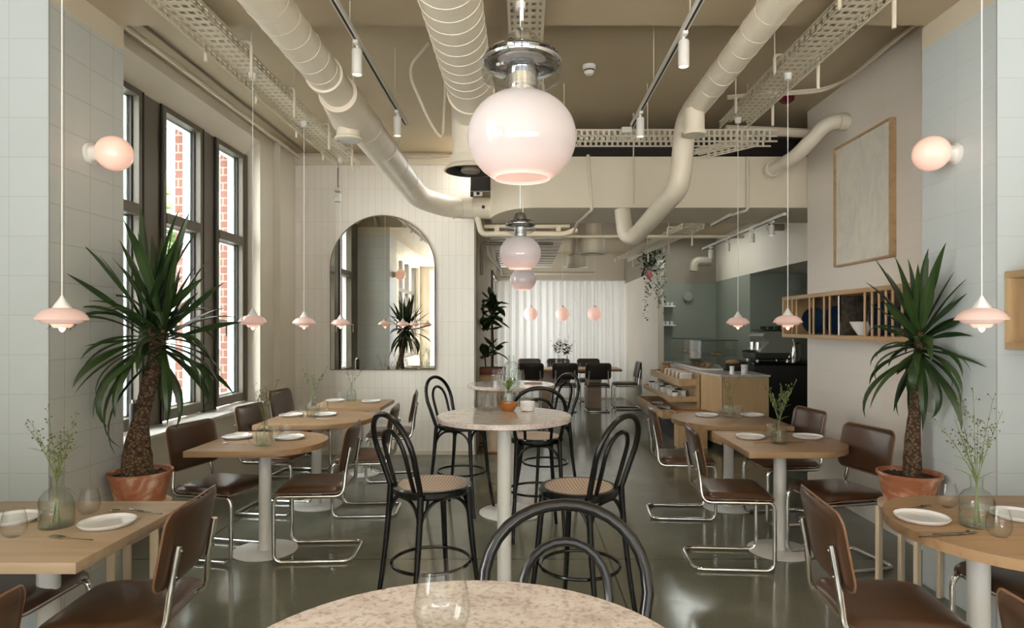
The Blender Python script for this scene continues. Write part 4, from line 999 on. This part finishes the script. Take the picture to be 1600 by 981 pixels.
# ---------------------------------------------------------------- plates, glasses, cutlery, vases
def mk_plate():
    t = thing('dinner_plate', '', 'plate')
    MB().lathe([(0,0),(.085,0),(.098,.003),(.108,.013),(.110,.019),(.107,.0205),(.104,.017),(.099,.009),(0,.0075)], 56).build('dish', 'ceramic', t)
    return t
PL = Once(mk_plate())
G = 'white plates on the dining tables'
for (px, py, lb) in [(168,820,'white plate on the front left table near its corner, beside the fork'), (18,814,'white plate on the front left table cut by the left edge'),
    (452,685,'white plate at the rounded end of the second left table'), (371,684,'white plate on the window side of the second left table'),
    (508,649,'white plate at the rounded end of the third left table'), (455,650,'white plate on the window side of the third left table'),
    (580,628,'white plate near the aisle corner of the farthest left table'), (524,627,'white plate on the window side of the farthest left table'),
    (1440,812,'white plate at the rounded end of the front right table'), (1590,808,'white plate on the front right table cut by the right edge'),
    (1172,684,'white plate on the aisle side of the second right table'), (1262,684,'white plate on the wall side of the second right table'),
    (1104,650,'white plate on the aisle side of the third right table'), (1176,650,'white plate on the wall side of the third right table')]:
    PL.put(onz(px, py, TZ), 0, lb, G)
def mk_tumbler():
    t = thing('stemless_glass', '', 'glass')
    out = [(.020,0),(.029,.003),(.040,.016),(.0455,.036),(.0455,.052),(.042,.075),(.0365,.100),(.0345,.112)]
    inn = [(.0330,.112),(.035,.100),(.0405,.075),(.0440,.052),(.0440,.037),(.0385,.018),(.027,.008),(0,.007)]
    MB().lathe([(0,0)]+out+inn, 40).build('bowl', 'glass', t)
    return t
TU = Once(mk_tumbler())
def tum(px, py, lb, z=TZ, g='stemless glasses on the dining tables'): return TU.put(onz(px, py, z), 0, lb, g)
for (px, py, lb) in [(139,802,'clear stemless glass beside the vase on the front left table'), (22,838,'clear stemless glass in front of the cut-off plate on the front left table'),
    (398,693,'clear stemless glass left of the vase on the second left table'), (430,688,'clear stemless glass right of the vase on the second left table'), (446,684,'clear stemless glass behind the plate at the rounded end of the second left table'),
    (473,652,'clear stemless glass left of the vase on the third left table'), (506,645,'clear stemless glass right of the vase on the third left table'), 
    (533,628,'clear stemless glass left of the vase on the farthest left table'),
    (1480,792,'clear stemless glass left of the vase on the front right table'), (1561,838,'clear stemless glass right of the vase on the front right table'),
    (1204,683,'clear stemless glass left of the vase on the second right table'),
    (1153,651,'clear stemless glass right of the vase on the third right table'), (1132,648,'clear stemless glass left of the vase on the third right table')]:
    tum(px, py, lb)
TU.put((-0.131, 1.035, BZ), 0, 'clear stemless glass in the bottom foreground on the terrazzo table', 'glasses on the bar tables')
for k, (px, py) in enumerate([(750,641),(762,643),(773,641),(755,637),(767,637)]):
    g = TU.put(onz(px, py, BZ), 0, 'one of five clear glasses clustered on the near round bar table', 'clustered glasses on the near bar table')
    g.scale = (.85,.85,.95)
for k, (px, py) in enumerate([(776,599),(785,601),(796,600),(806,602),(812,601),(790,597),(802,597)]):
    g = TU.put(onz(px, py, BZ), 0, 'one of seven clear glasses clustered on the far round bar table', 'clustered glasses on the far bar table')
    g.scale = (.95,.95,1.15)
# cutlery
def mk_fork():
    t = thing('fork', '', 'fork')
    m = MB()
    m.tube([(-.02,0,.006),(.02,0,.004),(.07,0,.003),(.12,0,.004)], [.0045,.0025,.0028,.0042], 8, sx=.5).build('handle', 'steel', t)
    m = MB().box((-.030,0,.006), (.026,.024,.002), (0,.12,0), .0008)
    for k in range(4): m.box((-.062,-.0095+k*.0063,.008), (.042,.0030,.0018))
    m.build('tines', 'steel', t); return t
def mk_spoon():
    t = thing('spoon', '', 'spoon')
    MB().tube([(-.03,0,.006),(.02,0,.004),(.07,0,.003),(.12,0,.004)], [.003,.0025,.0028,.0042], 8, sx=.5).build('handle', 'steel', t)
    MB().ball((-.050,0,.007), .024, 3, (1,.68,.16)).build('spoon_bowl', 'steel', t); return t
def mk_knife():
    t = thing('knife', '', 'knife')
    MB().tube([(0,0,.004),(.11,0,.004)], [.0045,.0055], 8, sx=.5).build('handle', 'steel', t)
    MB().prism([(0,-.006),(-.09,-.009),(-.11,.002),(-.10,.008),(0,.006)], .002, .0036).build('blade', 'steel', t); return t
FK, SP, KN = Once(mk_fork()), Once(mk_spoon()), Once(mk_knife())
z = Vector((0,0,.001))
FK.put(onz(105,842,TZ)+z, -.20, 'steel fork in front of the plate on the front left table')
SP.put(onz(196,800,TZ)+z, -.15, 'steel spoon lying beyond the plate on the front left table'); KN.put(onz(226,800,TZ)+z, -.4, 'steel knife near the far aisle corner of the front left table')
SP.put(onz(1500,834,TZ)+z, PI+.10, 'steel spoon in front of the plate on the front right table'); KN.put(onz(1474,838,TZ)+z, PI+.2, 'steel knife beside the spoon on the front right table')
FK.put(onz(1432,794,TZ)+z, PI+.25, 'steel fork beyond the plate on the front right table')
FK.put(onz(417,697,TZ)+z, -.5, 'steel fork left of the plate at the rounded end of the second left table')
SP.put(onz(362,694,TZ)+z, -.2, 'steel spoon by the window-side plate of the second left table')
SP.put(onz(1201,692,TZ)+z, PI+.2, 'steel spoon before the aisle-side plate of the second right table'); FK.put(onz(1236,692,TZ)+z, .2, 'steel fork before the wall-side plate of the second right table')
SP.put(onz(498,655,TZ)+z, -.4, 'steel spoon beside the vase on the third left table')
# vases
def mk_vase(label, loc, r, h, stems, rnd, group=None, sprayh=.25):
    t = thing('glass_vase', label, 'vase', loc, 0)
    out = [(r*.92,0),(r,.006),(r,h*.52),(r*.93,h*.60),(r*.70,h*.70),(r*.45,h*.745),(r*.36,h*.78),(r*.36,h*.93),(r*.40,h*.985),(r*.42,h)]
    inn = [(x-.0022 if x > .01 else x, zz) for x, zz in reversed(out[1:])]; inn[-1] = (r*.9, .010)
    MB().lathe([(0,0)]+out+inn+[(0,.009)], 40).build('bottle', 'vase', t)
    MB().lathe([(0,.011),(r*.94,.011),(r*.95,h*.40),(0,h*.40)], 32).build('water', 'water', t)
    # the stems stand in the vase: a thing of their own
    return t
def sprig(label, loc, h0, stems, seed, kind='seed', neck=.012, cat='flowers', nb=1.0):
    """stems: list of (angle, lean, height)"""
    rnd = random.Random(seed); t = thing('flower_stems', label, cat, loc)
    st = MB(); bd = MB()
    for (az, lean, L) in stems:
        d = Vector((math.cos(az), math.sin(az), 0)); b = -d*neck*1.2+Vector((0,0,.015)); nk = d*neck*.5+Vector((0,0,h0))
        tip = nk + d*lean*L + Vector((0,0,L*math.sqrt(max(.05, 1-lean*lean)))); mid = nk.lerp(tip, .5)+Vector((0,0,.03*L*4*lean))
        pts = rounded([b, nk, mid, tip], [0,.05,.12,0], 5); n = len(pts)
        st.tube(pts, [.0019-.0010*i/n for i in range(n)], 5)
        up = [p for p in pts if p.z > h0+.25*L] or pts[-3:]
        for q in range(int((16 if kind == 'seed' else 22)*nb)):
            k = rnd.random()**.8*(len(up)-1); i = int(k); p = Vector(up[i]).lerp(Vector(up[min(i+1, len(up)-1)]), k-i)
            if kind == 'seed':
                o = Vector((rnd.uniform(-1,1), rnd.uniform(-1,1), rnd.uniform(0,1.2)))*.026; e = p+o
                st.tube([p, p+o*.6+Vector((0,0,.003)), e], .0006, 4); bd.ball(e, rnd.uniform(.0022,.0042), 1, (1,1,1.3))
            elif kind == 'wheat':
                o = Vector((rnd.uniform(-1,1), rnd.uniform(-1,1), rnd.uniform(.3,1.6)))*.014; e = p+o
                st.tube([p, e], .0007, 4); bd.ball(e, rnd.uniform(.003,.0055), 1, (.8,.8,2.0))
            else:
                e = p+Vector((rnd.uniform(-1,1), rnd.uniform(-1,1), rnd.uniform(-1,1)))*.03; bd.ball(e, rnd.uniform(.008,.018), 1, (1,1,.7))
        if kind != 'flower':
            for q in range(3):
                k = .30+.18*q; p = pts[int(k*(n-1))]; a = rnd.uniform(0, 2*PI); leaf(st, p, a, rnd.uniform(.5, 1.2), rnd.uniform(.05,.09), .006, .6, 0, 4)
    st.build('stems', 'stem', t, fixn=False)
    bd.build('buds', {'seed': 'bud', 'wheat': M['stem'], 'flower': 'paleflower'}[kind] if kind != 'wheat' else 'stem', t)
    return t
rnd = random.Random(5)
zw = Vector((0,0,.0))
V = [ # px, py, r, h, label, stems, kind
 (89,822,.066,.215,'front left table', [(2.9,.62,.27),(3.2,.40,.24),(2.6,.25,.30),(.2,.28,.22),(.9,.25,.27),(1.8,.2,.18),(0,.1,.16)], 'seed'),
 (413,696,.058,.19,'second left table', [(2.9,.35,.26),(.3,.3,.28),(1.6,.2,.24),(3.4,.15,.18)], 'seed'),
 (489,651,.058,.19,'third left table', [(3.0,.35,.28),(.2,.40,.28),(2.0,.15,.20)], 'wheat'),
 (549,627,.055,.185,'farthest left table', [(-.2,.62,.26),(2.8,.3,.28),(.9,.15,.26)], 'seed'),
 (1526,822,.066,.21,'front right table', [(2.95,.55,.30),(3.3,.38,.26),(2.2,.20,.34),(1.5,.05,.36),(.3,.26,.34),(.1,.38,.30),(.8,.1,.24),(2.7,.3,.2)], 'seed'),
 (1217,692,.056,.175,'second right table', [(3.0,.34,.26),(2.7,.26,.22),(.3,.30,.26),(.1,.42,.30),(.9,.22,.24),(.5,.5,.2)], 'wheat'),
 (1140,652,.055,.18,'third right table', [(3.0,.28,.28),(.2,.45,.30),(1.5,.1,.2)], 'seed')]
for i, (px, py, r, h, nm, stm, kd) in enumerate(V):
    p = onz(px, py, TZ); mk_vase('round-shouldered clear glass vase on the %s' % nm, p, r, h, stm, rnd)
    sprig('thin %s stems standing in the vase on the %s' % ({'seed': 'wild seed-head', 'wheat': 'leafy green grass'}[kd], nm), p+Vector((0,0,.0)), h, stm, i+3, kd)
# near bar table: bowl, white bowls, bottle vase
t = thing('wooden_bowl', 'amber wooden bowl of green leaves on the near round bar table', 'bowl', onz(794,641,BZ))
MB().lathe([(0,0),(.032,0),(.038,.004),(.054,.028),(.060,.048),(.057,.048),(.050,.030),(.03,.01),(0,.008)], 36).build('bowl_body', 'rust', t)
t2 = MB()
for k in range(12):
    a = rnd.uniform(0,2*PI); t2.ball((.035*rnd.random()*math.cos(a), .035*rnd.random()*math.sin(a), .032+.008*rnd.random()), .012, 1, (1,1,.6))
t2.build('bowl_contents', 'ceramic', t, 'small pale pieces inside')
for k in range(2):
    t = thing('small_white_bowl', 'small white ceramic bowl, the %s of two stacked on the near round bar table' % ('lower', 'upper')[k], 'bowl', onz(824,642,BZ)+Vector((0,0,.022*k)))
    MB().lathe([(0,0),(.032,0),(.040,.004),(.046,.028),(.047,.034),(.044,.034),(.038,.010),(0,.006)], 36).build('bowl_body', 'ceramic', t)
p = onz(791,634,BZ); mk_vase('rounded clear bottle vase behind the wooden bowl on the near round bar table', p, .052, .15, None, rnd)
sprig('short leafy green sprig in the bottle vase on the near round bar table', p, .08, [(.3,.5,.08),(.6,.3,.09),(.1,.2,.07)], 31, 'wheat', nb=1.6)
p = onz(799,596,BZ); mk_vase('clear bottle vase behind the glasses on the far round bar table', p, .075, .24, None, rnd)
t = thing('menu_card', 'folded pale card lying on the far round bar table right of the glasses', 'card', onz(833,599,BZ))
MB().box((0,0,.004), (.16,.11,.006), None, .002).build('card', 'oakpale', t)
# long table: vases with white flowers, glasses
for (x, h, lb) in ((.72, .26, 'left one of two tall vases with white flowers on the long table'), (.90, .24, 'right one of two tall vases with white flowers on the long table')):
    p = Vector((x, 12.95, .78)); mk_vase(lb, p, .07, h, None, rnd)
    sprig('white flowers with dark leaves in the %s on the long table' % ('left vase' if x < .8 else 'right vase'), p, h, [(2.9,.4,.34),(.3,.4,.36),(1.2,.1,.44),(2.2,.2,.4)], int(x*100), 'flower', nb=.7)
    f = MB(); r2 = random.Random(int(x*50))
    for k in range(26): leaf(f, (x+r2.uniform(-.05,.05), 12.95+r2.uniform(-.06,.06), .78+h+r2.uniform(.02,.26)), r2.uniform(0,6.28), r2.uniform(-.2,.9), .12, .045, .6, 0, 4)
    tag(f.build('vase_greenery', 'leaf2', fixn=False), 'dark green leaves around the white flowers in the %s of the long table' % ('left vase' if x < .8 else 'right vase'), 'greenery')
for k, x in enumerate((0.18, 0.32, 0.52, 1.12, 1.3, 1.62)):
    g = TU.put((x, 12.78+.1*(k % 2), .78), 0, 'one of several clear glasses on the long table by the curtain', 'glasses on the long table')
for x in (.25, .95, 1.55): PL.put((x, 13.15, .78), 0, 'one of the white plates laid on the long table by the curtain', 'plates on the long table')
# ---------------------------------------------------------------- curtain
cm = MB(); nx = 420; zs = [0.03, .6, 1.2, 1.8, 2.3, 2.55, 2.63]
r_ = random.Random(2); ph = [r_.uniform(-.5,.5) for _ in range(80)]
grid = []
for zz in zs:
    row = []
    for i in range(nx+1):
        x = -.58+2.86*i/nx; k = (x+.58)/.158; amp = .052+.018*math.sin(k*.57+1)
        y = 14.32+amp*math.sin(2*PI*k+.9*math.sin(k*.61))+.012*math.sin(2*PI*k*2.2+zz)
        if zz > 2.5: y = 14.32+(y-14.32)*.7
        row.append(cm.bm.verts.new((x, y, zz)))
    grid.append(row)
for a, b in zip(grid, grid[1:]):
    for i in range(nx): cm.bm.faces.new((a[i], a[i+1], b[i+1], b[i]))
o = cm.build('curtain', 'curtain', ang=180, fixn=False); tag(o, 'full-width sheer white curtain closing the end of the back room', 'curtain')
t = thing('curtain_rail', 'pale rail carrying the white curtain', 'curtain rail', (0,0,0))
MB().bb(-.59, 2.29, 14.29, 14.33, 2.635, 2.66).build('rail', 'plastic', t)
# ---------------------------------------------------------------- counter
t = thing('service_counter', 'oak clad service counter with angled corner and stone top', 'counter', (2.7, 8.9, 0))
O = Vector((2.7, 8.9))
body = [(2.47,11.6),(2.47,8.9),(2.585,8.30),(3.19,8.30),(3.19,9.0),(3.12,9.2),(3.12,11.6)]
q = [(x-O.x, y-O.y) for x, y in body]
MB().prism(q, 0.08, .965).build('oak_cladding', 'oakz', t, smooth=False)
MB().prism([(x*.97, y*.97) for x, y in q], 0, .08).build('plinth', 'matblack', t)
tp = [(2.455,11.62),(2.455,8.89),(2.575,8.28),(3.205,8.28),(3.205,9.02),(3.14,9.2),(3.14,11.62)]
MB().prism([(x-O.x, y-O.y) for x, y in tp], .966, .992, .003).build('stone_top', noisy('pale_stone_top', (.52,.47,.43), (.66,.62,.58), 14, .15), t, 'pale stone top', smooth=False)
MB().bb(2.582-O.x, 2.588-O.x, 8.296-O.y, 8.30-O.y, .08, .965).bb(2.468-O.x,2.474-O.x,8.894-O.y,8.90-O.y,.08,.965).build('cladding_joint', 'matblack', t)
# glass pastry case
t = thing('glass_display_case', 'glass pastry case standing on the service counter', 'display case', (2.85, 10.1, .992))
MB().bb(-.28,.25,-.85,.95,0,.02).build('base_tray', 'plastic', t)
MB().bb(-.28,-.274,-.85,.95,.02,.42).build('side_glass', 'glass', t); MB().bb(.244,.25,-.85,.95,.02,.42).build('side_glass', 'glass', t)
MB().bb(-.274,.244,-.85,-.844,.02,.42).build('front_glass', 'glass', t)
MB().bb(-.285,.255,-.855,.955,.42,.432).build('top_frame', 'matblack', t)
MB().bb(-.25,.22,-.8,.9,.19,.197).build('inner_shelf', 'glass', t)
r_ = random.Random(9)
for k in range(16):
    a = [(-.12,-.68),(.05,-.68),(-.14,-.52),(.04,-.5),(.14,-.6),(-.16,-.3),(.0,-.3),(-.15,-.1),(.02,-.1),(-.15,.1),(0,.1),(-.15,.3),(0,.3),(-.15,.5),(0,.5),(-.1,.7)][k]
    lv = k % 2; p = Vector((2.85+a[0], 10.1+a[1], .992+(.02 if lv == 0 else .198)))
    o = thing('pastry', 'one of many small brown pastries inside the glass case', 'pastry', p, r_.uniform(0,3), 'pastries in the glass case')
    MB().ball((0,0,.028), .05, 2, (1.3,.8,.56)).build('crust', 'bread', o)
for k, (x, lb) in enumerate(((2.86, 'white lidded pot on the counter, left of two'), (3.03, 'white lidded pot on the counter, right and larger of two'))):
    r = .032+.012*k; t = thing('lidded_pot', lb, 'pot', (x, 8.75, .992))
    MB().lathe([(0,0),(r,0),(r,.07+.02*k),(0,.07+.02*k)], 24).build('pot_body', 'ceramic', t)
    MB().lathe([(0,.0701+.02*k),(r*1.05,.0701+.02*k),(r*1.05,.085+.02*k),(0,.088+.02*k)], 24).build('lid', 'plastic', t)
t = thing('cake_stand_box', 'low dark tray with reddish loaf behind the counter pots', 'tray', (2.97, 9.07, .992))
MB().bb(-.12,.12,-.05,.05,0,.10,.01).build('crate', 'matblack', t); MB().ball((0,0,.125), .07, 2, (1.5,.6,.5)).build('loaf', 'bread', t)
# stepped display shelves on the side of the counter
t = thing('stepped_display', 'oak stepped display with three open trays on the left side of the counter', 'display shelf', (2.44, 10.0, 0))
MB().bb(-.30,.0,-1.0,.86,.0,.33).build('recessed_base', 'matblack', t, 'dark recessed base')
MB().bb(-.02,.02,-1.1,.88,.33,.955).build('back_board', 'oaky', t)
def tray_(x0, y0, y1, z, h, nm='open_tray'):
    m = MB().bb(x0-2.44,-.0201, y0-10,y1-10, z, z+.018).bb(x0-2.44,x0-2.44+.018,y0-10,y1-10,z+.018,z+h).bb(x0-2.44+.018,-.0201,y0-10,y0-10+.018,z+.018,z+h).bb(x0-2.44+.018,-.0201,y1-10-.018,y1-10,z+.018,z+h)
    m.build(nm, 'oaky', t)
tray_(1.94, 8.9, 10.88, .335, .105); tray_(2.05, 8.9, 10.88, .57, .075); tray_(2.17, 8.9, 10.88, .79, .10)
r_ = random.Random(4)
for k in range(9):
    y = 9.05+k*.12
    t2 = thing('paper_bag', 'one of a row of pale sliced packets leaning in the top display tray', 'packet', (2.30, y, .809), 0, 'packets in the top tray')
    MB().box((0,0,.085), (.17,.045,.15), (.35,0,0), .015).build('packet', 'bread' if k % 2 else 'paper', t2); 
t2 = thing('paper_sack', 'crumpled brown paper sack in the top display tray', 'sack', (2.30, 10.25, .808))
m = MB().lathe([(0,0),(.085,0),(.095,.08),(.08,.15),(.05,.19),(.075,.23),(.06,.235)], 14)
for v in m.bm.verts: v.co += Vector((r_.uniform(-1,1), r_.uniform(-1,1), 0))*.008
m.build('sack_body', 'bread', t2)
for k in range(4):
    t2 = thing('white_jar', 'one of several small white jars at the far end of the top display tray', 'jar', (2.29, 10.5+k*.1, .809), 0, 'jars in the top tray')
    MB().lathe([(0,0),(.035,0),(.035,.07),(.03,.075),(0,.075)], 20).build('jar_body', 'ceramic', t2); MB().lathe([(0,.0751),(.033,.0751),(.033,.09),(0,.09)], 20).build('lid', 'matblack', t2)
for k in range(14):
    x, y = 2.14+.12*(k % 2), 9.0+(k//2)*.27+.05*(k % 2)
    t2 = thing('white_carton', 'one of many small white cartons in the middle display tray', 'carton', (x, y, .589), r_.uniform(-.2,.2), 'cartons in the middle tray')
    MB().box((0,0,.055), (.075,.09,.11), None, .003).build('carton_body', 'paper', t2); MB().box((0,0,.118), (.078,.093,.016)).build('lid', 'plastic' if k % 3 else 'matblack', t2)
for k in range(7):
    t2 = thing('book', 'one of several pale books lying flat in the lowest display tray', 'book', (2.06+.14*(k % 2), 9.12+k*.26, .354), r_.uniform(-.3,.3), 'books in the lowest tray')
    MB().box((0,0,.016), (.15,.20,.030), None, .002).build('pages', 'paper', t2); MB().box((0,0,.0325), (.154,.204,.003)).build('cover', 'paper' if k % 2 else 'redbrown', t2)
# bread board table piece left of the counter foot
t = thing('bread_board', 'orange-brown wooden board lying flat on a low oak block before the counter', 'board', (2.24, 8.62, .0))
MB().bb(-.22,.26,-.14,.14,.46,.485,.004).build('board', 'rust', t); MB().bb(-.18,.22,-.1,.1,0,.46,.004).build('block', 'oakz', t)
# ---------------------------------------------------------------- kitchen
t = thing('back_counter', 'black back counter in the kitchen recess behind the service counter', 'counter', (4.1, 9.65, 0))
MB().bb(-.76,.9,-.44,.5,0,1.06,.004).build('cabinet', 'matblack', t)
MB().bb(-.78,.9,-.46,.5,1.061,1.095,.003).build('worktop', 'black', t)
t = thing('espresso_machine', 'grey espresso machine on the black back counter', 'espresso machine', (3.64, 9.58, 1.096))
MB().prism([(-.26,-.27),(.30,-.27),(.30,.27),(-.26,.27)], .04, .16, .015).build('base', 'steel', t)
b = MB(); prismY(b, [(-.22,.14),(.32,.14),(.34,.38),(.26,.45),(-.10,.45),(-.16,.38),(-.05,.30)], -.28, .28); b.build('body', mat('machine_grey', (.30,.30,.27), .35, metal=.3), t)
MB().bb(-.14,.26,-.25,.25,.452,.48,.01).build('cup_rail', 'matblack', t)
for y in (-.12,.12): MB().cyl((-.16,y,.14),(-.16,y,.29),.035).build('group_head', 'chrome', t)
MB().tube([(-.18,-.12,.17),(-.32,-.14,.15)],.012,8).tube([(-.18,.12,.17),(-.32,.10,.15)],.012,8).build('portafilter', 'matblack', t)
for x, y in ((-.2,-.2),(.24,-.2),(-.2,.2),(.24,.2)): MB().cyl((x,y,0),(x,y,.045),.022).build('foot', 'chrome', t)
MB().tube(rounded([(.28,-.29,.34),(.30,-.33,.2),(.26,-.33,.06)],.05),.008,8).build('steam_wand','chrome',t)
for k in range(7):
    t2 = thing('cup', 'one of the dark cups stacked on top of the espresso machine', 'cup', (3.54+.06*k*.9, 9.48+.05*(k % 2), 1.577), 0, 'cups on the espresso machine')
    MB().lathe([(0,0),(.02,0),(.032,.045),(.028,.045),(.018,.006),(0,.006)], 16).build('cup_body', 'matblack' if k % 2 else 'leaf2', t2)
t = thing('steel_grinder', 'tall pale steel jug beside the espresso machine', 'jug', (3.98, 9.36, 1.096))
MB().lathe([(0,0),(.085,0),(.09,.02),(.085,.22),(.07,.27),(.065,.27),(.08,.2),(0,.2)], 28).build('jug_body', 'steel', t)
MB().tube(rounded([(-.07,0,.24),(-.15,0,.20),(-.14,0,.10),(-.085,0,.06)],.05),.010,8).build('handle','matblack',t)
MB().lathe([(0,.271),(.068,.271),(.05,.29),(0,.295)],24).build('lid','matblack',t)
for (y, z, lb) in ((11.96, 1.98, 'upper'), (11.96, 1.63, 'lower')):
    t = thing('wall_ledge', '%s small white ledge with cups on the sage kitchen wall' % lb, 'shelf', (2.62, y-.08, z))
    MB().bb(-.17,.19,-.10,.115,0,.025,.003).build('board', 'white', t)
    for k in range(4):
        t2 = thing('cup', 'one of the pale cups on the %s kitchen ledge' % lb, 'cup', (2.52+.08*k, y-.1, z+.026), 0, 'cups on the %s kitchen ledge' % lb)
        MB().lathe([(0,0),(.022,0),(.032,.06),(.029,.06),(.02,.006),(0,.006)], 14).build('cup_body', 'plastic', t2)
def disc_lamp(label, loc, rot, r):
    t = thing('disc_lamp', label, 'wall lamp', loc); t.rotation_euler = rot
    MB().lathe([(0,0),(r*.5,0),(r*.5,.05),(0,.05)], 24).build('mount', 'plastic', t)
    MB().lathe([(0,.05),(r,.055),(r,.075),(0,.085)], 32).build('shade', mat('grey_glass', (.30,.32,.29), .25), t)
disc_lamp('unlit grey disc lamp on the sage kitchen wall left of the corner', (3.08, 11.995, 2.18), (PI/2,0,0), .085)
disc_lamp('unlit grey disc lamp in the kitchen recess near the plate shelf', (4.30, 10.195, 2.28), (PI/2,0,0), .10)
pipe('dark elbow duct stub high on the taupe kitchen wall', [(3.40, 11.6, 2.80), (3.12, 11.6, 2.80), (3.10, 11.6, 2.62)], .085, 'taupe', fil=.14)
pipe('small dark pipe stub high on the kitchen bulkhead', [(3.62, 8.9, 3.0), (3.40, 8.9, 3.0)], .05, 'darkpipe')
# ---------------------------------------------------------------- plants at the back
def broad_plant(label, loc, stems, seed, L, n, pot, mt='leaf2'):
    rnd = random.Random(seed); t = thing('potted_plant', label, 'plant', loc)
    for k, s in enumerate(stems): MB().tube(rounded(s, .1, 4), .010, 8).build('stem', 'bark', t)
    f = MB()
    for (cx, cy, cz, rr, nn) in n:
        for k in range(nn):
            az = k*2.4+rnd.uniform(-.3,.3); el = rnd.uniform(-.5, 1.2)
            leaf(f, (cx+rr*rnd.uniform(-.3,.3), cy+rr*rnd.uniform(-.3,.3), cz+rr*rnd.uniform(-1,1)), az, el, L*rnd.uniform(.7,1.2), L*.42, rnd.uniform(.4,1.3), rnd.uniform(-.6,.6), 7, lim=(-1,.155))
    f.build('foliage', mt, t, fixn=False)
    pot(t); return t
def trough(t):
    MB().bb(-.19,.19,-.10,.10,0,.10,.006).build('planter', 'redbrown', t)
    MB().bb(-.17,.17,-.085,.085,.092,.1015).build('soil', 'soil', t)
t = thing('low_bookcase', 'narrow oak bookcase against the back room left wall beyond the tiled wall edge', 'bookcase', (-0.43, 9.2, 0))
MB().bb(-.165,-.14,-.45,.45,0,.93).bb(-.14,.165,-.45,-.43,0,.93).bb(-.14,.165,.43,.45,0,.93).build('side_panel','oakz',t)
for z in (0.02,.32,.62,.93): MB().bb(-.165,.165,-.45,.45,z,z+.022,.002).build('shelf_board','oaky',t)
r_ = random.Random(8)
for lv, z in enumerate((.043,.343,.643)):
    for k in range(7):
        t2 = thing('book', 'one of the spines packed in the low oak bookcase', 'book', (-.45, 8.82+.1*k, z), 0, 'books in the low oak bookcase')
        MB().box((0,0,.1), (.2,.05,.2), None, .002).build('pages', 'paper', t2); MB().box((.0,-.0265,.101), (.205,.003,.203)).build('cover', ('redbrown','paper','matblack')[(k+lv) % 3], t2)
broad_plant('dark leafy rubber plant in a red-brown trough on the low bookcase', (-0.42, 8.95, .952), [[(0,0,.1),(.01,0,.45),(-.02,0,.92)],[(-.1,0,.1),(-.12,0,.4)]], 3, .26,
    [(-.02,0,.92,.16,30),(-.08,0,.72,.1,14),(-.1,0,.30,.10,10),(.06,0,.34,.06,5)], trough)
t = thing('tree_stump_stool', 'pale cylindrical stool by the tiled wall edge', 'stool', (-0.36, 8.32, 0))
MB().lathe([(0,0),(.14,0),(.15,.01),(.15,.43),(.14,.44),(0,.44)], 36).build('body', 'oakpale', t)
MB().lathe([(.1505,.008),(.153,.012),(.153,.024),(.1505,.028)], 36).build('base_band', 'rust', t, 'rust-coloured band')
# hanging plant on top of the partition
t = thing('hanging_plant', 'trailing dark green plant with a pink bloom hanging over the white partition', 'plant', (2.28, 11.05, 2.6))
rnd2 = random.Random(12); f = MB(); g = MB()
for k in range(120):
    leaf(f, (rnd2.uniform(-.25,.12), rnd2.uniform(-.15,.15), rnd2.uniform(-.05,.32)), rnd2.uniform(0,6.28), rnd2.uniform(-.6,1.1), .11, .05, .9, 0, 4)
for s in range(9):
    x, y, L = rnd2.uniform(-.28,.16), rnd2.uniform(-.2,-.12), rnd2.uniform(.3,.95); mb2 = f if s % 3 else g
    for q in range(int(L/.028)): leaf(mb2, (x+rnd2.uniform(-.03,.03), y, .02-q*.028), rnd2.uniform(0,6.28), rnd2.uniform(-.9,.3), .06, .035, .5, 0, 3)
f.build('foliage', 'leaf2', t, fixn=False); g.build('trailing_vine', noisy('pale_vine_green', (.20,.22,.12), (.30,.30,.20), 9, .6), t, 'paler trailing vines', fixn=False)
b = MB()
for k in range(9): b.ball((-.13+rnd2.uniform(-.03,.03), -.2, -.10+rnd2.uniform(-.06,.06)), .03, 1, (1,.6,1))
b.build('bloom', mat('pink_bloom', (.55,.14,.15), .6), t, 'pink bloom')
MB().lathe([(0,0),(.09,0),(.11,.15),(.10,.15),(0,.13)], 24, (0.06,0,-.0)).build('pot', 'plastic', t)
MB().cyl((.15,-.02,.1),(.15,-.02,.66),.004,6).build('hanger_rod','tray',t)
